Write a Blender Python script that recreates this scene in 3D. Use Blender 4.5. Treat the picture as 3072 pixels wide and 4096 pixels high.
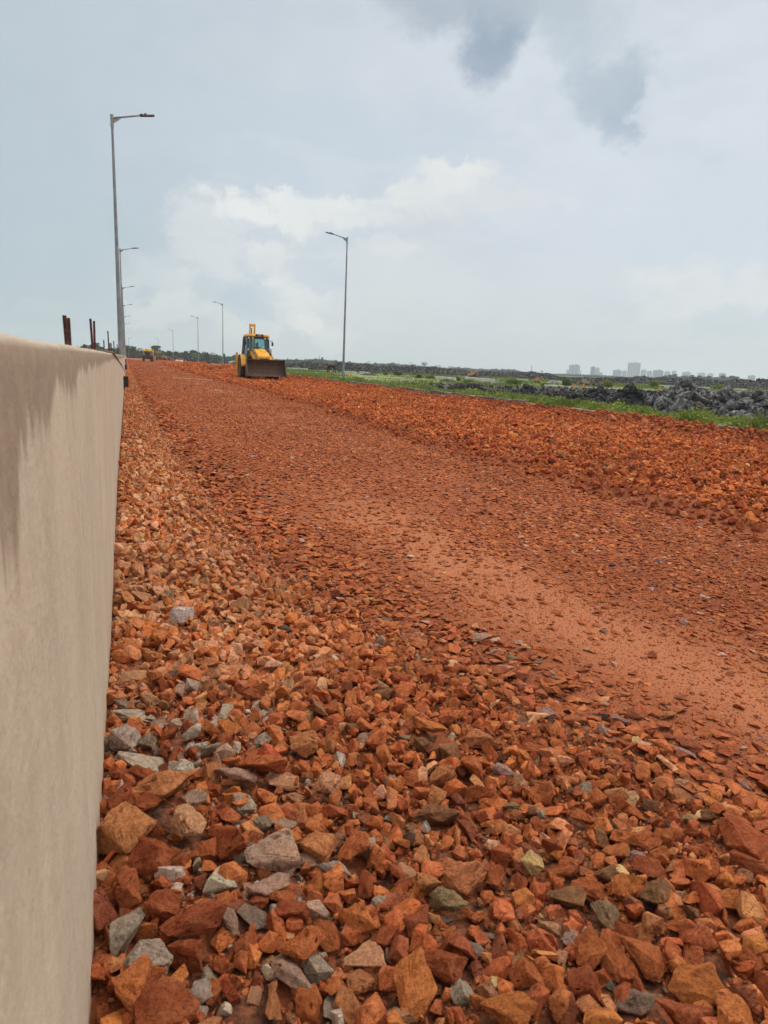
import bpy, bmesh, math, random
import numpy as np
from math import radians as R, sin, cos, pi
from mathutils import Vector, Matrix, noise as mnoise
random.seed(7); RS = np.random.RandomState(11)
S = bpy.context.scene
for o in list(bpy.data.objects): bpy.data.objects.remove(o)

# ---------------------------------------------------------------- camera
EYE = 1.1; FPX = 2700.0
PITCH, ROLL, YAW = R(12.085), 0.044, R(20.937)
fw = Vector((sin(YAW)*cos(PITCH), cos(YAW)*cos(PITCH), -sin(PITCH)))
rt0 = Vector((cos(YAW), -sin(YAW), 0)); up0 = rt0.cross(fw)
rt = rt0*cos(ROLL)+up0*sin(ROLL); up = -rt0*sin(ROLL)+up0*cos(ROLL)
cd = bpy.data.cameras.new('camera'); cam = bpy.data.objects.new('camera', cd)
S.collection.objects.link(cam); S.camera = cam
cam.matrix_world = Matrix(((rt.x, up.x, -fw.x, 0), (rt.y, up.y, -fw.y, 0), (rt.z, up.z, -fw.z, EYE), (0, 0, 0, 1)))
cd.sensor_fit = 'VERTICAL'; cd.sensor_height = 36; cd.sensor_width = 27
cd.lens = FPX/4096*36; cd.clip_start = 0.02; cd.clip_end = 20000
cd.dof.use_dof = True; cd.dof.focus_distance = 4.5; cd.dof.aperture_fstop = 11

# ---------------------------------------------------------------- node helper
class N:
    def __init__(s, tree): s.t = tree; s.n = tree.nodes; s.l = tree.links
    def new(s, typ, ins={}, **kw):
        n = s.n.new(typ)
        for k, v in kw.items(): setattr(n, k, v)
        for k, v in ins.items(): s.put(n.inputs[k], v)
        return n
    def put(s, sock, v):
        if isinstance(v, bpy.types.NodeSocket): s.l.new(v, sock)
        elif isinstance(v, bpy.types.Node): s.l.new(v.outputs[0], sock)
        elif isinstance(v, (tuple, list)) and len(v) == 3 and sock.type == 'RGBA': sock.default_value = (*v, 1)
        else: sock.default_value = v
    def m(s, op, a, b=0.0, c=None, clamp=False):
        n = s.n.new('ShaderNodeMath'); n.operation = op; n.use_clamp = clamp
        s.put(n.inputs[0], a); s.put(n.inputs[1], b)
        if c is not None: s.put(n.inputs[2], c)
        return n.outputs[0]
    def ss(s, x, a, b, lo=0.0, hi=1.0):
        n = s.n.new('ShaderNodeMapRange'); n.interpolation_type = 'SMOOTHSTEP'
        s.put(n.inputs[0], x)
        for i, v in enumerate((a, b, lo, hi)): n.inputs[i+1].default_value = v
        return n.outputs[0]
    def mix(s, f, a, b, mode='MIX'):
        n = s.n.new('ShaderNodeMix'); n.data_type = 'RGBA'; n.blend_type = mode
        s.put(n.inputs[0], f); s.put(n.inputs[6], a); s.put(n.inputs[7], b)
        return n.outputs[2]
    def noise(s, vec, scale, detail=4, rough=.55, dim='3D', out=0):
        n = s.n.new('ShaderNodeTexNoise'); n.noise_dimensions = dim
        s.put(n.inputs['Vector'], vec); n.inputs['Scale'].default_value = scale
        n.inputs['Detail'].default_value = detail; n.inputs['Roughness'].default_value = rough
        return n.outputs[out]
    def vec(s, x, y, z):
        n = s.n.new('ShaderNodeCombineXYZ')
        for i, v in enumerate((x, y, z)): s.put(n.inputs[i], v)
        return n.outputs[0]
    def xyz(s, v):
        n = s.n.new('ShaderNodeSeparateXYZ'); s.put(n.inputs[0], v); return n.outputs
    def map(s, v, sc): 
        n = s.n.new('ShaderNodeMapping'); s.put(n.inputs[0], v); n.inputs['Scale'].default_value = sc; return n.outputs[0]

def pix_dir(x, y):
    v = fw*FPX + rt*(x-1536.0) + up*(2048.0-y); return v.normalized()
def at(x, y, z=0.0):
    d = pix_dir(x, y); k = (z-EYE)/d.z; return Vector((d.x*k, d.y*k, z))
def at_dist(x, y, dist):                       # point at horizontal distance along the ray
    d = pix_dir(x, y); k = dist/math.hypot(d.x, d.y); return Vector((d.x*k, d.y*k, EYE+d.z*k))

# ---------------------------------------------------------------- world, sun, exposure
W = bpy.data.worlds.new('World'); S.world = W; W.use_nodes = True
W.node_tree.nodes.clear(); n = N(W.node_tree)
SUN_EL, SUN_AZ = R(50), R(80)                 # azimuth clockwise from +Y
def build_world():
    sky = n.new('ShaderNodeTexSky', sky_type='NISHITA', sun_disc=False, sun_elevation=SUN_EL, sun_rotation=SUN_AZ)
    tc = n.new('ShaderNodeTexCoord'); d = tc.outputs['Generated']
    nz = n.n.new('ShaderNodeVectorMath'); nz.operation = 'NORMALIZE'; n.put(nz.inputs[0], d)
    D = nz.outputs[0]
    w1 = n.noise(D, 11, 8, .68, out=1); w2 = n.noise(D, 3.2, 3, .5, out=1)
    x, y, z = n.xyz(D)
    az = n.m('ARCTAN2', x, y); el = n.m('ARCSINE', z)
    a1 = n.xyz(w1); a2 = n.xyz(w2)
    def warp(c, i, k1, k2):
        t = n.m('MULTIPLY_ADD', n.m('SUBTRACT', a1[i], .5), k1, c)
        return n.m('MULTIPLY_ADD', n.m('SUBTRACT', a2[i], .5), k2, t)
    nf = n.noise(n.map(D, (1, 1, 1.5)), 17, 10, .62)
    azw = warp(az, 0, .20, .12); elw = warp(el, 1, .16, .08)
    azf = warp(az, 0, .10, .05); elf = warp(el, 1, .10, .03)
    # base veil
    col = n.mix(n.ss(azw, R(-12), R(30)), (.52, .61, .675), (.70, .75, .81))
    col = n.mix(n.ss(elw, R(11), R(-2)), col, (.64, .685, .70))
    col = n.mix(n.m('MULTIPLY', n.ss(azw, R(16), R(-10)), n.ss(elw, R(18), R(2))), col, (.45, .56, .625))
    feats = [  # pixel centre, radii, colour, strength, fine edge
        (1350, 640, 620, 150, (.57, .665, .745), .6, 0),
        (2850, 820, 420, 190, (.62, .71, .79), .5, 0),
        (2700, 560, 400, 200, (.74, .78, .84), .4, 0),
        (2500, 330, 420, 170, (.74, .80, .84), .5, 0),
        (1000, 1130, 280, 90, (.60, .69, .75), .4, 0),
        (840, 960, 190, 160, (.78, .81, .82), .75, 1),
        (640, 1130, 160, 90, (.76, .79, .80), .5, 1),
        (1280, 850, 400, 66, (.91, .915, .895), .97, 1),
        (1640, 830, 190, 55, (.88, .885, .855), .95, 1),
        (1850, 735, 115, 55, (.92, .92, .87), .95, 1),
        (1900, 800, 300, 90, (.79, .81, .81), .6, 1),
        (1180, 1160, 110, 130, (.90, .905, .885), .85, 1),
        (1300, 1330, 130, 60, (.90, .905, .885), .855, 1),
        (980, 1320, 130, 90, (.80, .81, .80), .6, 1),
        (1500, 1100, 350, 220, (.74, .775, .785), .6, 0),
        (700, 1250, 200, 60, (.80, .82, .81), .6, 1), (1080, 1020, 90, 80, (.86, .87, .85), .7, 1), (1000, 1200, 120, 50, (.50, .61, .69), .7, 1), (1240, 1060, 120, 50, (.58, .67, .745), .7, 1), (1430, 960, 180, 50, (.60, .69, .76), .6, 1), (1560, 1000, 120, 40, (.84, .85, .84), .6, 1), (1210, 1250, 60, 50, (.90, .90, .87), .8, 1),
        (2900, 1170, 320, 110, (.80, .82, .82), .7, 1),
        (2950, 1300, 190, 75, (.58, .67, .74), .75, 1),
        (2650, 1410, 330, 26, (.57, .66, .75), .6, 1),
        (1850, -20, 330, 120, (.42, .49, .56), .9, 2),
        (1960, 140, 110, 150, (.33, .41, .51), 1.0, 2),
        (2290, 170, 150, 90, (.52, .60, .665), .85, 2),
        (2440, 360, 160, 90, (.46, .55, .625), .9, 2),
        (2490, 470, 90, 70, (.41, .51, .60), .9, 2),
        (2590, 400, 60, 40, (.74, .78, .84), .9, 0),
        (2200, 40, 260, 70, (.52, .59, .64), .7, 2),
    ]
    for cx, cy, rx, ry, c, st, fine in feats:
        p = pix_dir(cx, cy); a0 = math.atan2(p.x, p.y); e0 = math.asin(p.z)
        ce = math.cos(e0)
        U = n.m('DIVIDE', n.m('SUBTRACT', azf if fine else azw, a0), rx/FPX/max(ce, .5)*.93)
        V = n.m('DIVIDE', n.m('SUBTRACT', elf if fine else elw, e0), ry/FPX*.95)
        r2 = n.m('ADD', n.m('MULTIPLY', U, U), n.m('MULTIPLY', V, V))
        if fine:
            fld = n.m('MULTIPLY_ADD', n.m('SUBTRACT', nf, .5), 3.0 if fine == 1 else 2.0, n.m('MULTIPLY_ADD', r2, -.62, 1.0)); f = n.ss(fld, 0.0 if fine == 1 else -.15, .82 if fine == 1 else 1.05, 0, st)
        else: f = n.ss(r2, 2.6, 0.0, 0, st)
        col = n.mix(f, col, c)
    # soft fine mottling, overcast dome brighter toward the zenith
    m2 = n.noise(n.map(D, (1, 1, 3)), 3.5, 7, .6); col = n.mix(n.ss(m2, .5, .68, 0, .28), col, (.50, .575, .64)); col = n.mix(n.ss(m2, .47, .34, 0, .28), col, (.80, .825, .835))
    mo = n.noise(D, 22, 5, .6)
    col = n.mix(.05, col, n.mix(mo, (.3, .34, .38), (1.0, 1.0, 1.0)))
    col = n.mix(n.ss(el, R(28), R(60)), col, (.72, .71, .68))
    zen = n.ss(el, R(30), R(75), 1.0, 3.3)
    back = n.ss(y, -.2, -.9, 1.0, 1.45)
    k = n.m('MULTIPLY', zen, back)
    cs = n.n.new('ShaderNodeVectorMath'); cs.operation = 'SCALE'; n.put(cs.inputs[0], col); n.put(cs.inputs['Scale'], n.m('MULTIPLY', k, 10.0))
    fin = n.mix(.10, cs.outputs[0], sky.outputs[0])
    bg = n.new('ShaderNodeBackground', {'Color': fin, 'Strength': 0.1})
    n.new('ShaderNodeOutputWorld', {'Surface': bg.outputs[0]})
build_world()
sd = bpy.data.lights.new('sun', 'SUN'); sd.energy = 1.5; sd.angle = R(10); sd.color = (1, .91, .80)
sun = bpy.data.objects.new('sun', sd); S.collection.objects.link(sun)
sdir = Vector((sin(SUN_AZ)*cos(SUN_EL), cos(SUN_AZ)*cos(SUN_EL), sin(SUN_EL)))
sun.rotation_euler = sdir.to_track_quat('Z', 'Y').to_euler(); sun.location = (20, -20, 60)
S.view_settings.view_transform = 'Standard'; S.view_settings.look = 'None'
S.view_settings.exposure = 0.0; S.view_settings.gamma = 1
S.render.engine = 'CYCLES'
S.cycles.max_bounces = 6; S.cycles.volume_bounces = 1; S.cycles.transparent_max_bounces = 8

# ---------------------------------------------------------------- materials
MATS = {}
def mat(name, col, rough=.85, var=.25, scale=6, bump=.0, bscale=30, metal=0, col2=None, extra=None):
    if name in MATS: return MATS[name]
    m = bpy.data.materials.new(name); m.use_nodes = True; q = N(m.node_tree)
    b = q.n['Principled BSDF']; tc = q.new('ShaderNodeTexCoord'); o = tc.outputs['Object']
    nz = q.noise(o, scale, 5, .6)
    c2 = col2 or tuple(c*(1-var*1.6) for c in col); c1 = tuple(min(1, c*(1+var*.5)) for c in col)
    c = q.mix(q.ss(nz, .32, .68), c1, c2)
    if extra: c = extra(q, o, c)
    q.put(b.inputs['Base Color'], c); b.inputs['Roughness'].default_value = rough; b.inputs['Metallic'].default_value = metal
    if bump:
        bn = q.new('ShaderNodeBump', {'Height': q.noise(o, bscale, 6, .65), 'Strength': bump, 'Distance': 1.0/bscale})
        q.put(b.inputs['Normal'], bn.outputs[0])
    MATS[name] = m; return m

def rock_mat(name, objcol, bscale=60, bstr=.7, dist=.006):
    m = bpy.data.materials.new(name); m.use_nodes = True; q = N(m.node_tree); b = q.n['Principled BSDF']
    tc = q.new('ShaderNodeTexCoord'); o = tc.outputs['Object']
    if objcol: base = q.new('ShaderNodeObjectInfo').outputs['Color']
    else: base = q.new('ShaderNodeAttribute', attribute_name='Col').outputs['Color']
    dm = q.noise(o, bscale*.12, 5, .7); base = q.mix(q.ss(dm, .35, .7, .02, .36), base, (.52, .205, .088))
    n1 = q.noise(o, bscale*.45, 6, .68); n2 = q.noise(o, bscale*2.2, 4, .7); n3 = q.noise(o, bscale*.16, 4, .65)
    n4 = q.noise(q.map(o, (1, 1.6, .6)), bscale*.9, 5, .75)
    c = q.mix(q.ss(n1, .40, .62, 0, .65), base, q.mix(1.0, base, (.50, .42, .38), 'MULTIPLY'))
    c = q.mix(q.ss(n3, .48, .68, 0, .55), c, q.mix(1.0, base, (1.30, 1.32, 1.25), 'MULTIPLY'))
    c = q.mix(q.ss(n2, .54, .70, 0, .5), c, q.mix(1.0, base, (1.5, 1.7, 1.8), 'MULTIPLY'))
    c = q.mix(q.ss(n4, .60, .70, 0, .75), c, q.mix(1.0, base, (.34, .28, .26), 'MULTIPLY'))
    q.put(b.inputs['Base Color'], c); b.inputs['Roughness'].default_value = .95
    b.inputs['Specular IOR Level'].default_value = .08
    hh = q.m('ADD', q.m('ADD', n1, q.m('MULTIPLY', n2, .35)), q.m('MULTIPLY', q.ss(n4, .56, .70), -.5))
    bn = q.new('ShaderNodeBump', {'Height': hh, 'Strength': bstr, 'Distance': dist})
    q.put(b.inputs['Normal'], bn.outputs[0]); return m
M_ROCK = rock_mat('broken_stone', False, 120, 1.0, .009); M_HERO = rock_mat('broken_stone_single', True, 13, 1.0, .012)
M_CHIP = rock_mat('road_chip', False, 120, .8, .006)
M_CLAY = None

def leaf_mat(name, c1, c2, scale=1.5, c3=None):
    m = bpy.data.materials.new(name); m.use_nodes = True; q = N(m.node_tree); b = q.n['Principled BSDF']
    g = q.new('ShaderNodeNewGeometry'); nz = q.noise(g.outputs['Position'], scale, 3, .6)
    rnd = g.outputs['Random Per Island']
    c = q.mix(q.ss(nz, .35, .65), c1, c2); c = q.mix(q.m('MULTIPLY', rnd, .5), c, c3 or tuple(v*1.5 for v in c2))
    q.put(b.inputs['Base Color'], c); b.inputs['Roughness'].default_value = .7
    b.inputs['Specular IOR Level'].default_value = .2
    tr = q.new('ShaderNodeBsdfTranslucent', {'Color': c}); mx = q.new('ShaderNodeMixShader', {0: .25})
    q.put(mx.inputs[1], b.outputs[0]); q.put(mx.inputs[2], tr.outputs[0])
    q.put(q.n['Material Output'].inputs[0], mx.outputs[0]); return m

# ---------------------------------------------------------------- object helpers
COL = S.collection
def tag(o, label=None, cat=None, group=None, kind=None):
    if label: o['label'] = label
    if cat: o['category'] = cat
    if group: o['group'] = group
    if kind: o['kind'] = kind
    return o
def empty(name, loc=(0, 0, 0), rz=0):
    o = bpy.data.objects.new(name, None); COL.objects.link(o); o.location = loc; o.rotation_euler = (0, 0, rz)
    o.empty_display_size = .2; return o
def link_mesh(name, me, m, parent=None):
    o = bpy.data.objects.new(name, me); COL.objects.link(o)
    if m is not None and not me.materials: me.materials.append(m)
    if parent is not None: o.parent = parent
    return o
def copy_tree(o, parent=None):
    c = o.copy(); COL.objects.link(c); c.parent = parent
    for ch in list(o.children): copy_tree(ch, c)
    return c
def np_mesh(name, V, F, m=None, cols=None, smooth=False):
    V = np.asarray(V, np.float32); F = np.asarray(F, np.int32); k = F.shape[1]
    me = bpy.data.meshes.new(name); me.vertices.add(len(V)); me.vertices.foreach_set('co', V.ravel())
    me.loops.add(F.size); me.loops.foreach_set('vertex_index', F.ravel())
    me.polygons.add(len(F)); me.polygons.foreach_set('loop_start', np.arange(0, F.size, k, dtype=np.int32))
    me.polygons.foreach_set('loop_total', np.full(len(F), k, np.int32))
    me.polygons.foreach_set('use_smooth', np.full(len(F), smooth))
    me.update(calc_edges=True)
    if cols is not None:
        a = me.color_attributes.new('Col', 'FLOAT_COLOR', 'POINT')
        c4 = np.ones((len(V), 4), np.float32); c4[:, :3] = cols; a.data.foreach_set('color', c4.ravel())
    if m: me.materials.append(m)
    return me
class MB:
    def __init__(s): s.bm = bmesh.new()
    def box(s, c, size, rot=None, bev=0.0, taper=None):
        r = bmesh.ops.create_cube(s.bm, size=1.0); vs = r['verts']
        for v in vs:
            v.co = Vector((v.co.x*size[0], v.co.y*size[1], v.co.z*size[2]))
            if taper and v.co.z > 0: v.co.x *= taper[0]; v.co.y *= taper[1]
        if bev:
            es = list({e for v in vs for e in v.link_edges})
            r2 = bmesh.ops.bevel(s.bm, geom=es, offset=bev, segments=2, affect='EDGES', profile=.6)
            vs = list({v for f in r2['faces'] for v in f.verts} | {v for v in vs if v.is_valid})
        M = Matrix.Translation(c) @ (rot if rot is not None else Matrix.Identity(4))
        for v in vs: v.co = M @ v.co
        return s
    def cyl(s, p0, p1, r0, r1=None, seg=16, cap=True):
        p0 = Vector(p0); p1 = Vector(p1); d = p1-p0; r1 = r0 if r1 is None else r1
        q = d.to_track_quat('Z', 'Y').to_matrix().to_4x4()
        bmesh.ops.create_cone(s.bm, cap_ends=cap, segments=seg, radius1=r0, radius2=r1, depth=d.length,
                              matrix=Matrix.Translation((p0+p1)/2) @ q); return s
    def tube(s, pts, r, seg=8):
        for a, b in zip(pts[:-1], pts[1:]): s.cyl(a, b, r, r, seg)
        for p in pts[1:-1]: bmesh.ops.create_uvsphere(s.bm, u_segments=seg, v_segments=6, radius=r, matrix=Matrix.Translation(p))
        return s
    def prism(s, prof, x0, x1, axis='x'):
        def P(a, b, t): return {'x': (t, a, b), 'y': (a, t, b), 'z': (a, b, t)}[axis]
        A = [s.bm.verts.new(P(a, b, x0)) for a, b in prof]; B = [s.bm.verts.new(P(a, b, x1)) for a, b in prof]
        s.bm.faces.new(A); s.bm.faces.new(B[::-1])
        for i in range(len(A)):
            j = (i+1) % len(A); s.bm.faces.new((A[j], A[i], B[i], B[j]))
        return s
    def lathe(s, prof, c, axis='x', seg=28):          # prof: (radius, along)
        rings = []
        for r, a in prof:
            ring = []
            for i in range(seg):
                t = 2*pi*i/seg
                p = {'x': (a, r*cos(t), r*sin(t)), 'z': (r*cos(t), r*sin(t), a)}[axis]
                ring.append(s.bm.verts.new(Vector(p)+Vector(c)))
            rings.append(ring)
        for q, w in zip(rings[:-1], rings[1:]):
            for i in range(seg): s.bm.faces.new((q[i], q[(i+1) % seg], w[(i+1) % seg], w[i]))
        for ring in (rings[0], rings[-1]):
            try: s.bm.faces.new(ring)
            except Exception: pass
        return s
    def sph(s, c, r, sc=(1, 1, 1), u=14, v=10):
        bmesh.ops.create_uvsphere(s.bm, u_segments=u, v_segments=v, radius=r, matrix=Matrix.Translation(c) @ Matrix.Diagonal((*sc, 1))); return s
    def build(s, name, m, parent=None, smooth=False):
        bmesh.ops.recalc_face_normals(s.bm, faces=s.bm.faces)
        me = bpy.data.meshes.new(name); s.bm.to_mesh(me); s.bm.free()
        if smooth: me.polygons.foreach_set('use_smooth', [True]*len(me.polygons))
        return link_mesh(name, me, m, parent)

# ---------------------------------------------------------------- numpy value noise
_T = RS.rand(256, 256)
def vn(x, y):
    xi = np.floor(x).astype(int); yi = np.floor(y).astype(int); fx = x-xi; fy = y-yi
    fx = fx*fx*(3-2*fx); fy = fy*fy*(3-2*fy)
    a = _T[xi & 255, yi & 255]; b = _T[(xi+1) & 255, yi & 255]; c = _T[xi & 255, (yi+1) & 255]; d = _T[(xi+1) & 255, (yi+1) & 255]
    return (a*(1-fx)+b*fx)*(1-fy)+(c*(1-fx)+d*fx)*fy
def fbm(x, y, oc=4):
    s = 0; a = .5; t = 0
    for i in range(oc): s = s+a*vn(x*2**i+17*i, y*2**i+31*i); t += a; a *= .5
    return s/t
def sst(x, a, b):
    t = np.clip((x-a)/(b-a), 0, 1); return t*t*(3-2*t)
KX = 10.95                                            # kerb line
def lane_edge(y): return 4.15+.5*sst(y, 8, 20)+.5*(fbm(y*.35+5, y*0+3, 3)-.5)+2.8*sst(y, 80, 170)
def rub_edge(y):                                      # where loose rubble gives way to the packed road
    return np.interp(y, [0, 1.06, 1.46, 1.93, 2.6, 4.5, 8, 12, 24, 60, 200], [1.55, 1.50, 1.38, 1.22, 1.0, .72, .62, .58, .5, .45, .4])
def road_track(x, y):                                 # dusty tyre track worn into the road
    cx = np.interp(y, [0, 1.2, 2.6, 4.5, 8, 20, 60], [2.3, 2.15, 1.85, 1.75, 1.9, 2.1, 2.3])
    return np.exp(-((x-cx)/(.36+.03*y))**2)*.9*sst(y, 8.5, 3.4)
def track2(x, y):
    cx = np.interp(y, [0, 2, 10, 60], [3.1, 3.1, 3.0, 3.1]); return np.exp(-((x-cx)/(.4+.01*y))**2)*.45*sst(y, 3, 7)
def H(x, y):
    h = .010*(fbm(x*2, y*2, 3)-.5)
    h = h+(.10*(fbm(x*2.2, y*2.2, 3)-.5)+.035)*sst(x, rub_edge(y)+.15, rub_edge(y)-.45)*sst(y, 9, 2)+.03*sst(x, .5, 0)
    e = lane_edge(y)
    inl = sst(x, e-.1, e+.35)*sst(x, KX+1.0, KX)
    h = h+inl*(.105+.09*(fbm(x*1.3, y*1.3, 4)-.5)+.10*sst(x, KX-1.1, KX-.2)*fbm(x+3, y*.9, 2)*2)
    h = h-.11*np.exp(-((x-7.8)/2.4)**4-((y-42.5)/5.0)**4)
    # tipped heaps of ballast behind the machine
    for hx, hy, a, r in ((7.5, 66, .42, 2.2), (9.6, 58, .38, 2.0), (6.8, 78, .36, 2.4), (9.8, 72, .5, 2.6), (9.3, 51, .3, 1.8), (8, 90, .5, 3.), (9.5, 104, .5, 3.)):
        h = h+a*np.exp(-((x-hx)**2+((y-hy)*.7)**2)/r**2)
    return h

# ---------------------------------------------------------------- ground sheets
def grid_sheet(name, xs, ys, m, zoff=0.0, hf=H, mask=None, smooth=True, cf=None):
    X, Y = np.meshgrid(xs, ys); Z = hf(X, Y)+zoff
    V = np.stack([X, Y, Z], -1).reshape(-1, 3); nx = len(xs); ny = len(ys)
    i = np.arange(ny-1)[:, None]*nx+np.arange(nx-1)[None, :]
    F = np.stack([i, i+1, i+nx+1, i+nx], -1).reshape(-1, 4)
    if mask is not None:
        c = V[F].mean(1); F = F[mask(c[:, 0], c[:, 1])]
    o = link_mesh(name, np_mesh(name, V, F, m, smooth=smooth, cols=None if cf is None else np.repeat(cf(V[:, 0], V[:, 1])[:, None], 3, 1)), None); return o
def geo(a, b, s0, g):
    v = [a]; s = s0
    while v[-1] < b: v.append(v[-1]+s); s *= g
    return np.array(v)

def dirt_extra(q, o, c): return c
m_road = bpy.data.materials.new('packed_red_road'); m_road.use_nodes = True
q = N(m_road.node_tree); b = q.n['Principled BSDF']; o = q.new('ShaderNodeTexCoord').outputs['Object']
def stretch(v, s): return q.map(v, s)
n1 = q.noise(o, 1.3, 4, .6); n2 = q.noise(o, 26, 6, .7); n3 = q.noise(o, 110, 3, .7); n4 = q.noise(q.map(o, (1, .18, 1)), 2.2, 4, .6)
c = q.mix(q.ss(n1, .35, .65), (.31, .094, .039), (.235, .068, .031))
dustm = q.new('ShaderNodeAttribute', attribute_name='Col').outputs['Fac']
c = q.mix(q.ss(n4, .50, .70, 0, .40), c, (.42, .155, .068))
c = q.mix(q.ss(q.m('MULTIPLY_ADD', q.m('SUBTRACT', n2, .5), .5, dustm), .10, .95, 0, .85), c, (.44, .160, .073))
c = q.mix(q.ss(n2, .5, .68, 0, .6), c, (.22, .055, .026))
c = q.mix(q.ss(n3, .6, .72, 0, .55), c, (.58, .22, .09))
q.put(b.inputs['Base Color'], c); b.inputs['Roughness'].default_value = .95; b.inputs['Specular IOR Level'].default_value = .15
q.put(b.inputs['Normal'], q.new('ShaderNodeBump', {'Height': q.m('ADD', n2, q.m('MULTIPLY', n3, .5)), 'Strength': .7, 'Distance': .02}).outputs[0])
M_BED = mat('ballast_bed', (.30, .08, .028), .95, .4, 14, 1.0, 22)
M_BEDN = mat('rubble_bed', (.27, .088, .035), .95, .5, 30, 1.0, 60)

def gmat():
    m = bpy.data.materials.new('open_ground'); m.use_nodes = True; q = N(m.node_tree); b = q.n['Principled BSDF']
    o = q.new('ShaderNodeTexCoord').outputs['Object']; x, y, z = q.xyz(o)
    n1 = q.noise(o, .09, 5, .6); n2 = q.noise(o, .5, 5, .65); n3 = q.noise(o, 3, 4, .7); n0 = q.noise(q.map(o, (.02, .09, 1)), 1, 4, .6)
    g = q.mix(q.ss(n2, .35, .65), (.19, .235, .06), (.13, .18, .05))
    g = q.mix(q.ss(n3, .45, .7, 0, .6), g, (.25, .26, .10))
    soil = q.mix(q.ss(n3, .3, .7), (.16, .12, .085), (.25, .19, .13))
    g = q.mix(q.ss(q.m('ADD', n1, q.m('MULTIPLY', n0, .35)), .70, .78, 0, .75), g, soil)
    # bare trampled strip in front of the meadow
    tt = q.m('SUBTRACT', q.m('MULTIPLY_ADD', q.m('SUBTRACT', n2, .5), 6.0, y), q.m('MULTIPLY_ADD', q.m('MINIMUM', x, 75.0), .20, 39.7))
    g = q.mix(q.m('MULTIPLY', q.ss(tt, 11, 6), .85), g, q.mix(q.ss(n3, .3, .7), (.11, .085, .06), (.17, .13, .09)))
    # beyond the meadow: darker scrub
    r = q.m('SQRT', q.m('ADD', q.m('MULTIPLY', x, x), q.m('MULTIPLY', y, y)))
    g = q.mix(q.ss(r, 200, 380, 0, .9), g, (.05, .075, .032))
    q.put(b.inputs['Base Color'], g); b.inputs['Roughness'].default_value = .95
    q.put(b.inputs['Normal'], q.new('ShaderNodeBump', {'Height': n3, 'Strength': .6, 'Distance': .15}).outputs[0]); return m
def ground():
    ang = np.linspace(0, 2*pi, 181)[:-1]; rad = np.concatenate([[.4, 1, 2, 4, 6, 9], geo(12, 6200, 4, 1.09)])
    V = [(0, 0, -.06)]
    A, Rr = np.meshgrid(ang, rad); X = Rr*np.sin(A); Y = Rr*np.cos(A)
    Z = -.06+0*X + .05*(fbm(X*.08, Y*.08, 3)-.5)*sst(Rr, 30, 90)
    V = np.vstack([V, np.stack([X, Y, Z], -1).reshape(-1, 3)]); na = len(ang); F = []
    for i in range(len(rad)-1):
        for j in range(na):
            a = 1+i*na+j; b_ = 1+i*na+(j+1) % na; F.append((a, b_, b_+na, a+na))
    me = bpy.data.meshes.new('ground'); me.from_pydata([tuple(v) for v in V], [], F+[(0, 1+(j+1) % na, 1+j) for j in range(na)])
    o = link_mesh('ground', me, gmat()); tag(o, 'open grassy ground reaching to the horizon', 'ground', kind='structure')
ground()
ys = np.concatenate([np.arange(-3, 6, .05), geo(6, 420, .08, 1.02)])
o = grid_sheet('road', np.concatenate([np.arange(-.6, 5.6, .06), [8]]), ys, m_road, 0, lambda X, Y: np.where(X > lane_edge(Y)+.6, -.03, H(X, Y)),
               cf=lambda X, Y: np.clip((road_track(X, Y)+.6*track2(X, Y))*(.55+.9*fbm(X*2.2, Y*1.1, 4)), 0, 1))
tag(o, 'packed red brick dust road running beside the concrete wall', 'road', kind='structure')
o = grid_sheet('ballast_bed', np.arange(3.7, KX+.25, .09), np.concatenate([np.arange(-2, 10, .1), geo(10, 260, .15, 1.015)]), M_BED, -.02,
               mask=lambda X, Y: X > lane_edge(Y)-.03)
tag(o, 'rust coloured bed under the loose ballast lane', 'ground', kind='structure')
o = grid_sheet('rubble_bed', np.arange(-.5, 1.75, .02), np.concatenate([np.arange(-1, 6, .025), geo(6, 60, .05, 1.03)]), M_BEDN, .002,
               lambda X, Y: H(X, Y)+.03*(fbm(X*14, Y*14, 2)-.5), mask=lambda X, Y: X < rub_edge(Y)+.02)
tag(o, 'red brown earth under the loose rubble by the wall', 'ground', kind='structure')
def Hv(X, Y): return -.02+.20*sst(X, KX, KX+.35)*sst(X, KX+3.0, KX+1.8)+.05*(fbm(X*1.2, Y*1.2, 3)-.5)*sst(X, KX, KX+.4)
M_VERGE = mat('verge_soil', (.10, .09, .045), .95, .5, 3, .8, 12, col2=(.06, .075, .025))
o = grid_sheet('verge', np.arange(KX+.14, KX+4.6, .12), np.concatenate([np.arange(-2, 60, .3), geo(60, 330, .5, 1.03)]), M_VERGE, 0, Hv)
tag(o, 'raised earth verge behind the kerb stones', 'verge', kind='structure')
def black_back(X): return 43.5+np.clip(X-19, 0, 60)*.20
M_SOIL = mat('black_soil', (.042, .040, .038), .9, .5, 1.3, 1.0, 3.5, col2=(.075, .07, .066))
o = grid_sheet('black_soil', np.arange(KX+2.5, 75, .3), np.arange(2, 55, .3), M_SOIL, .0,
               lambda X, Y: .03+.22*(fbm(X*1.1, Y*1.1, 4)-.45)*sst(X, KX+2.5, KX+3.6), mask=lambda X, Y: Y < black_back(X)+2*fbm(X*.3, Y*.3, 2))
tag(o, 'churned black soil field beyond the weedy verge', 'soil', kind='structure')

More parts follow.
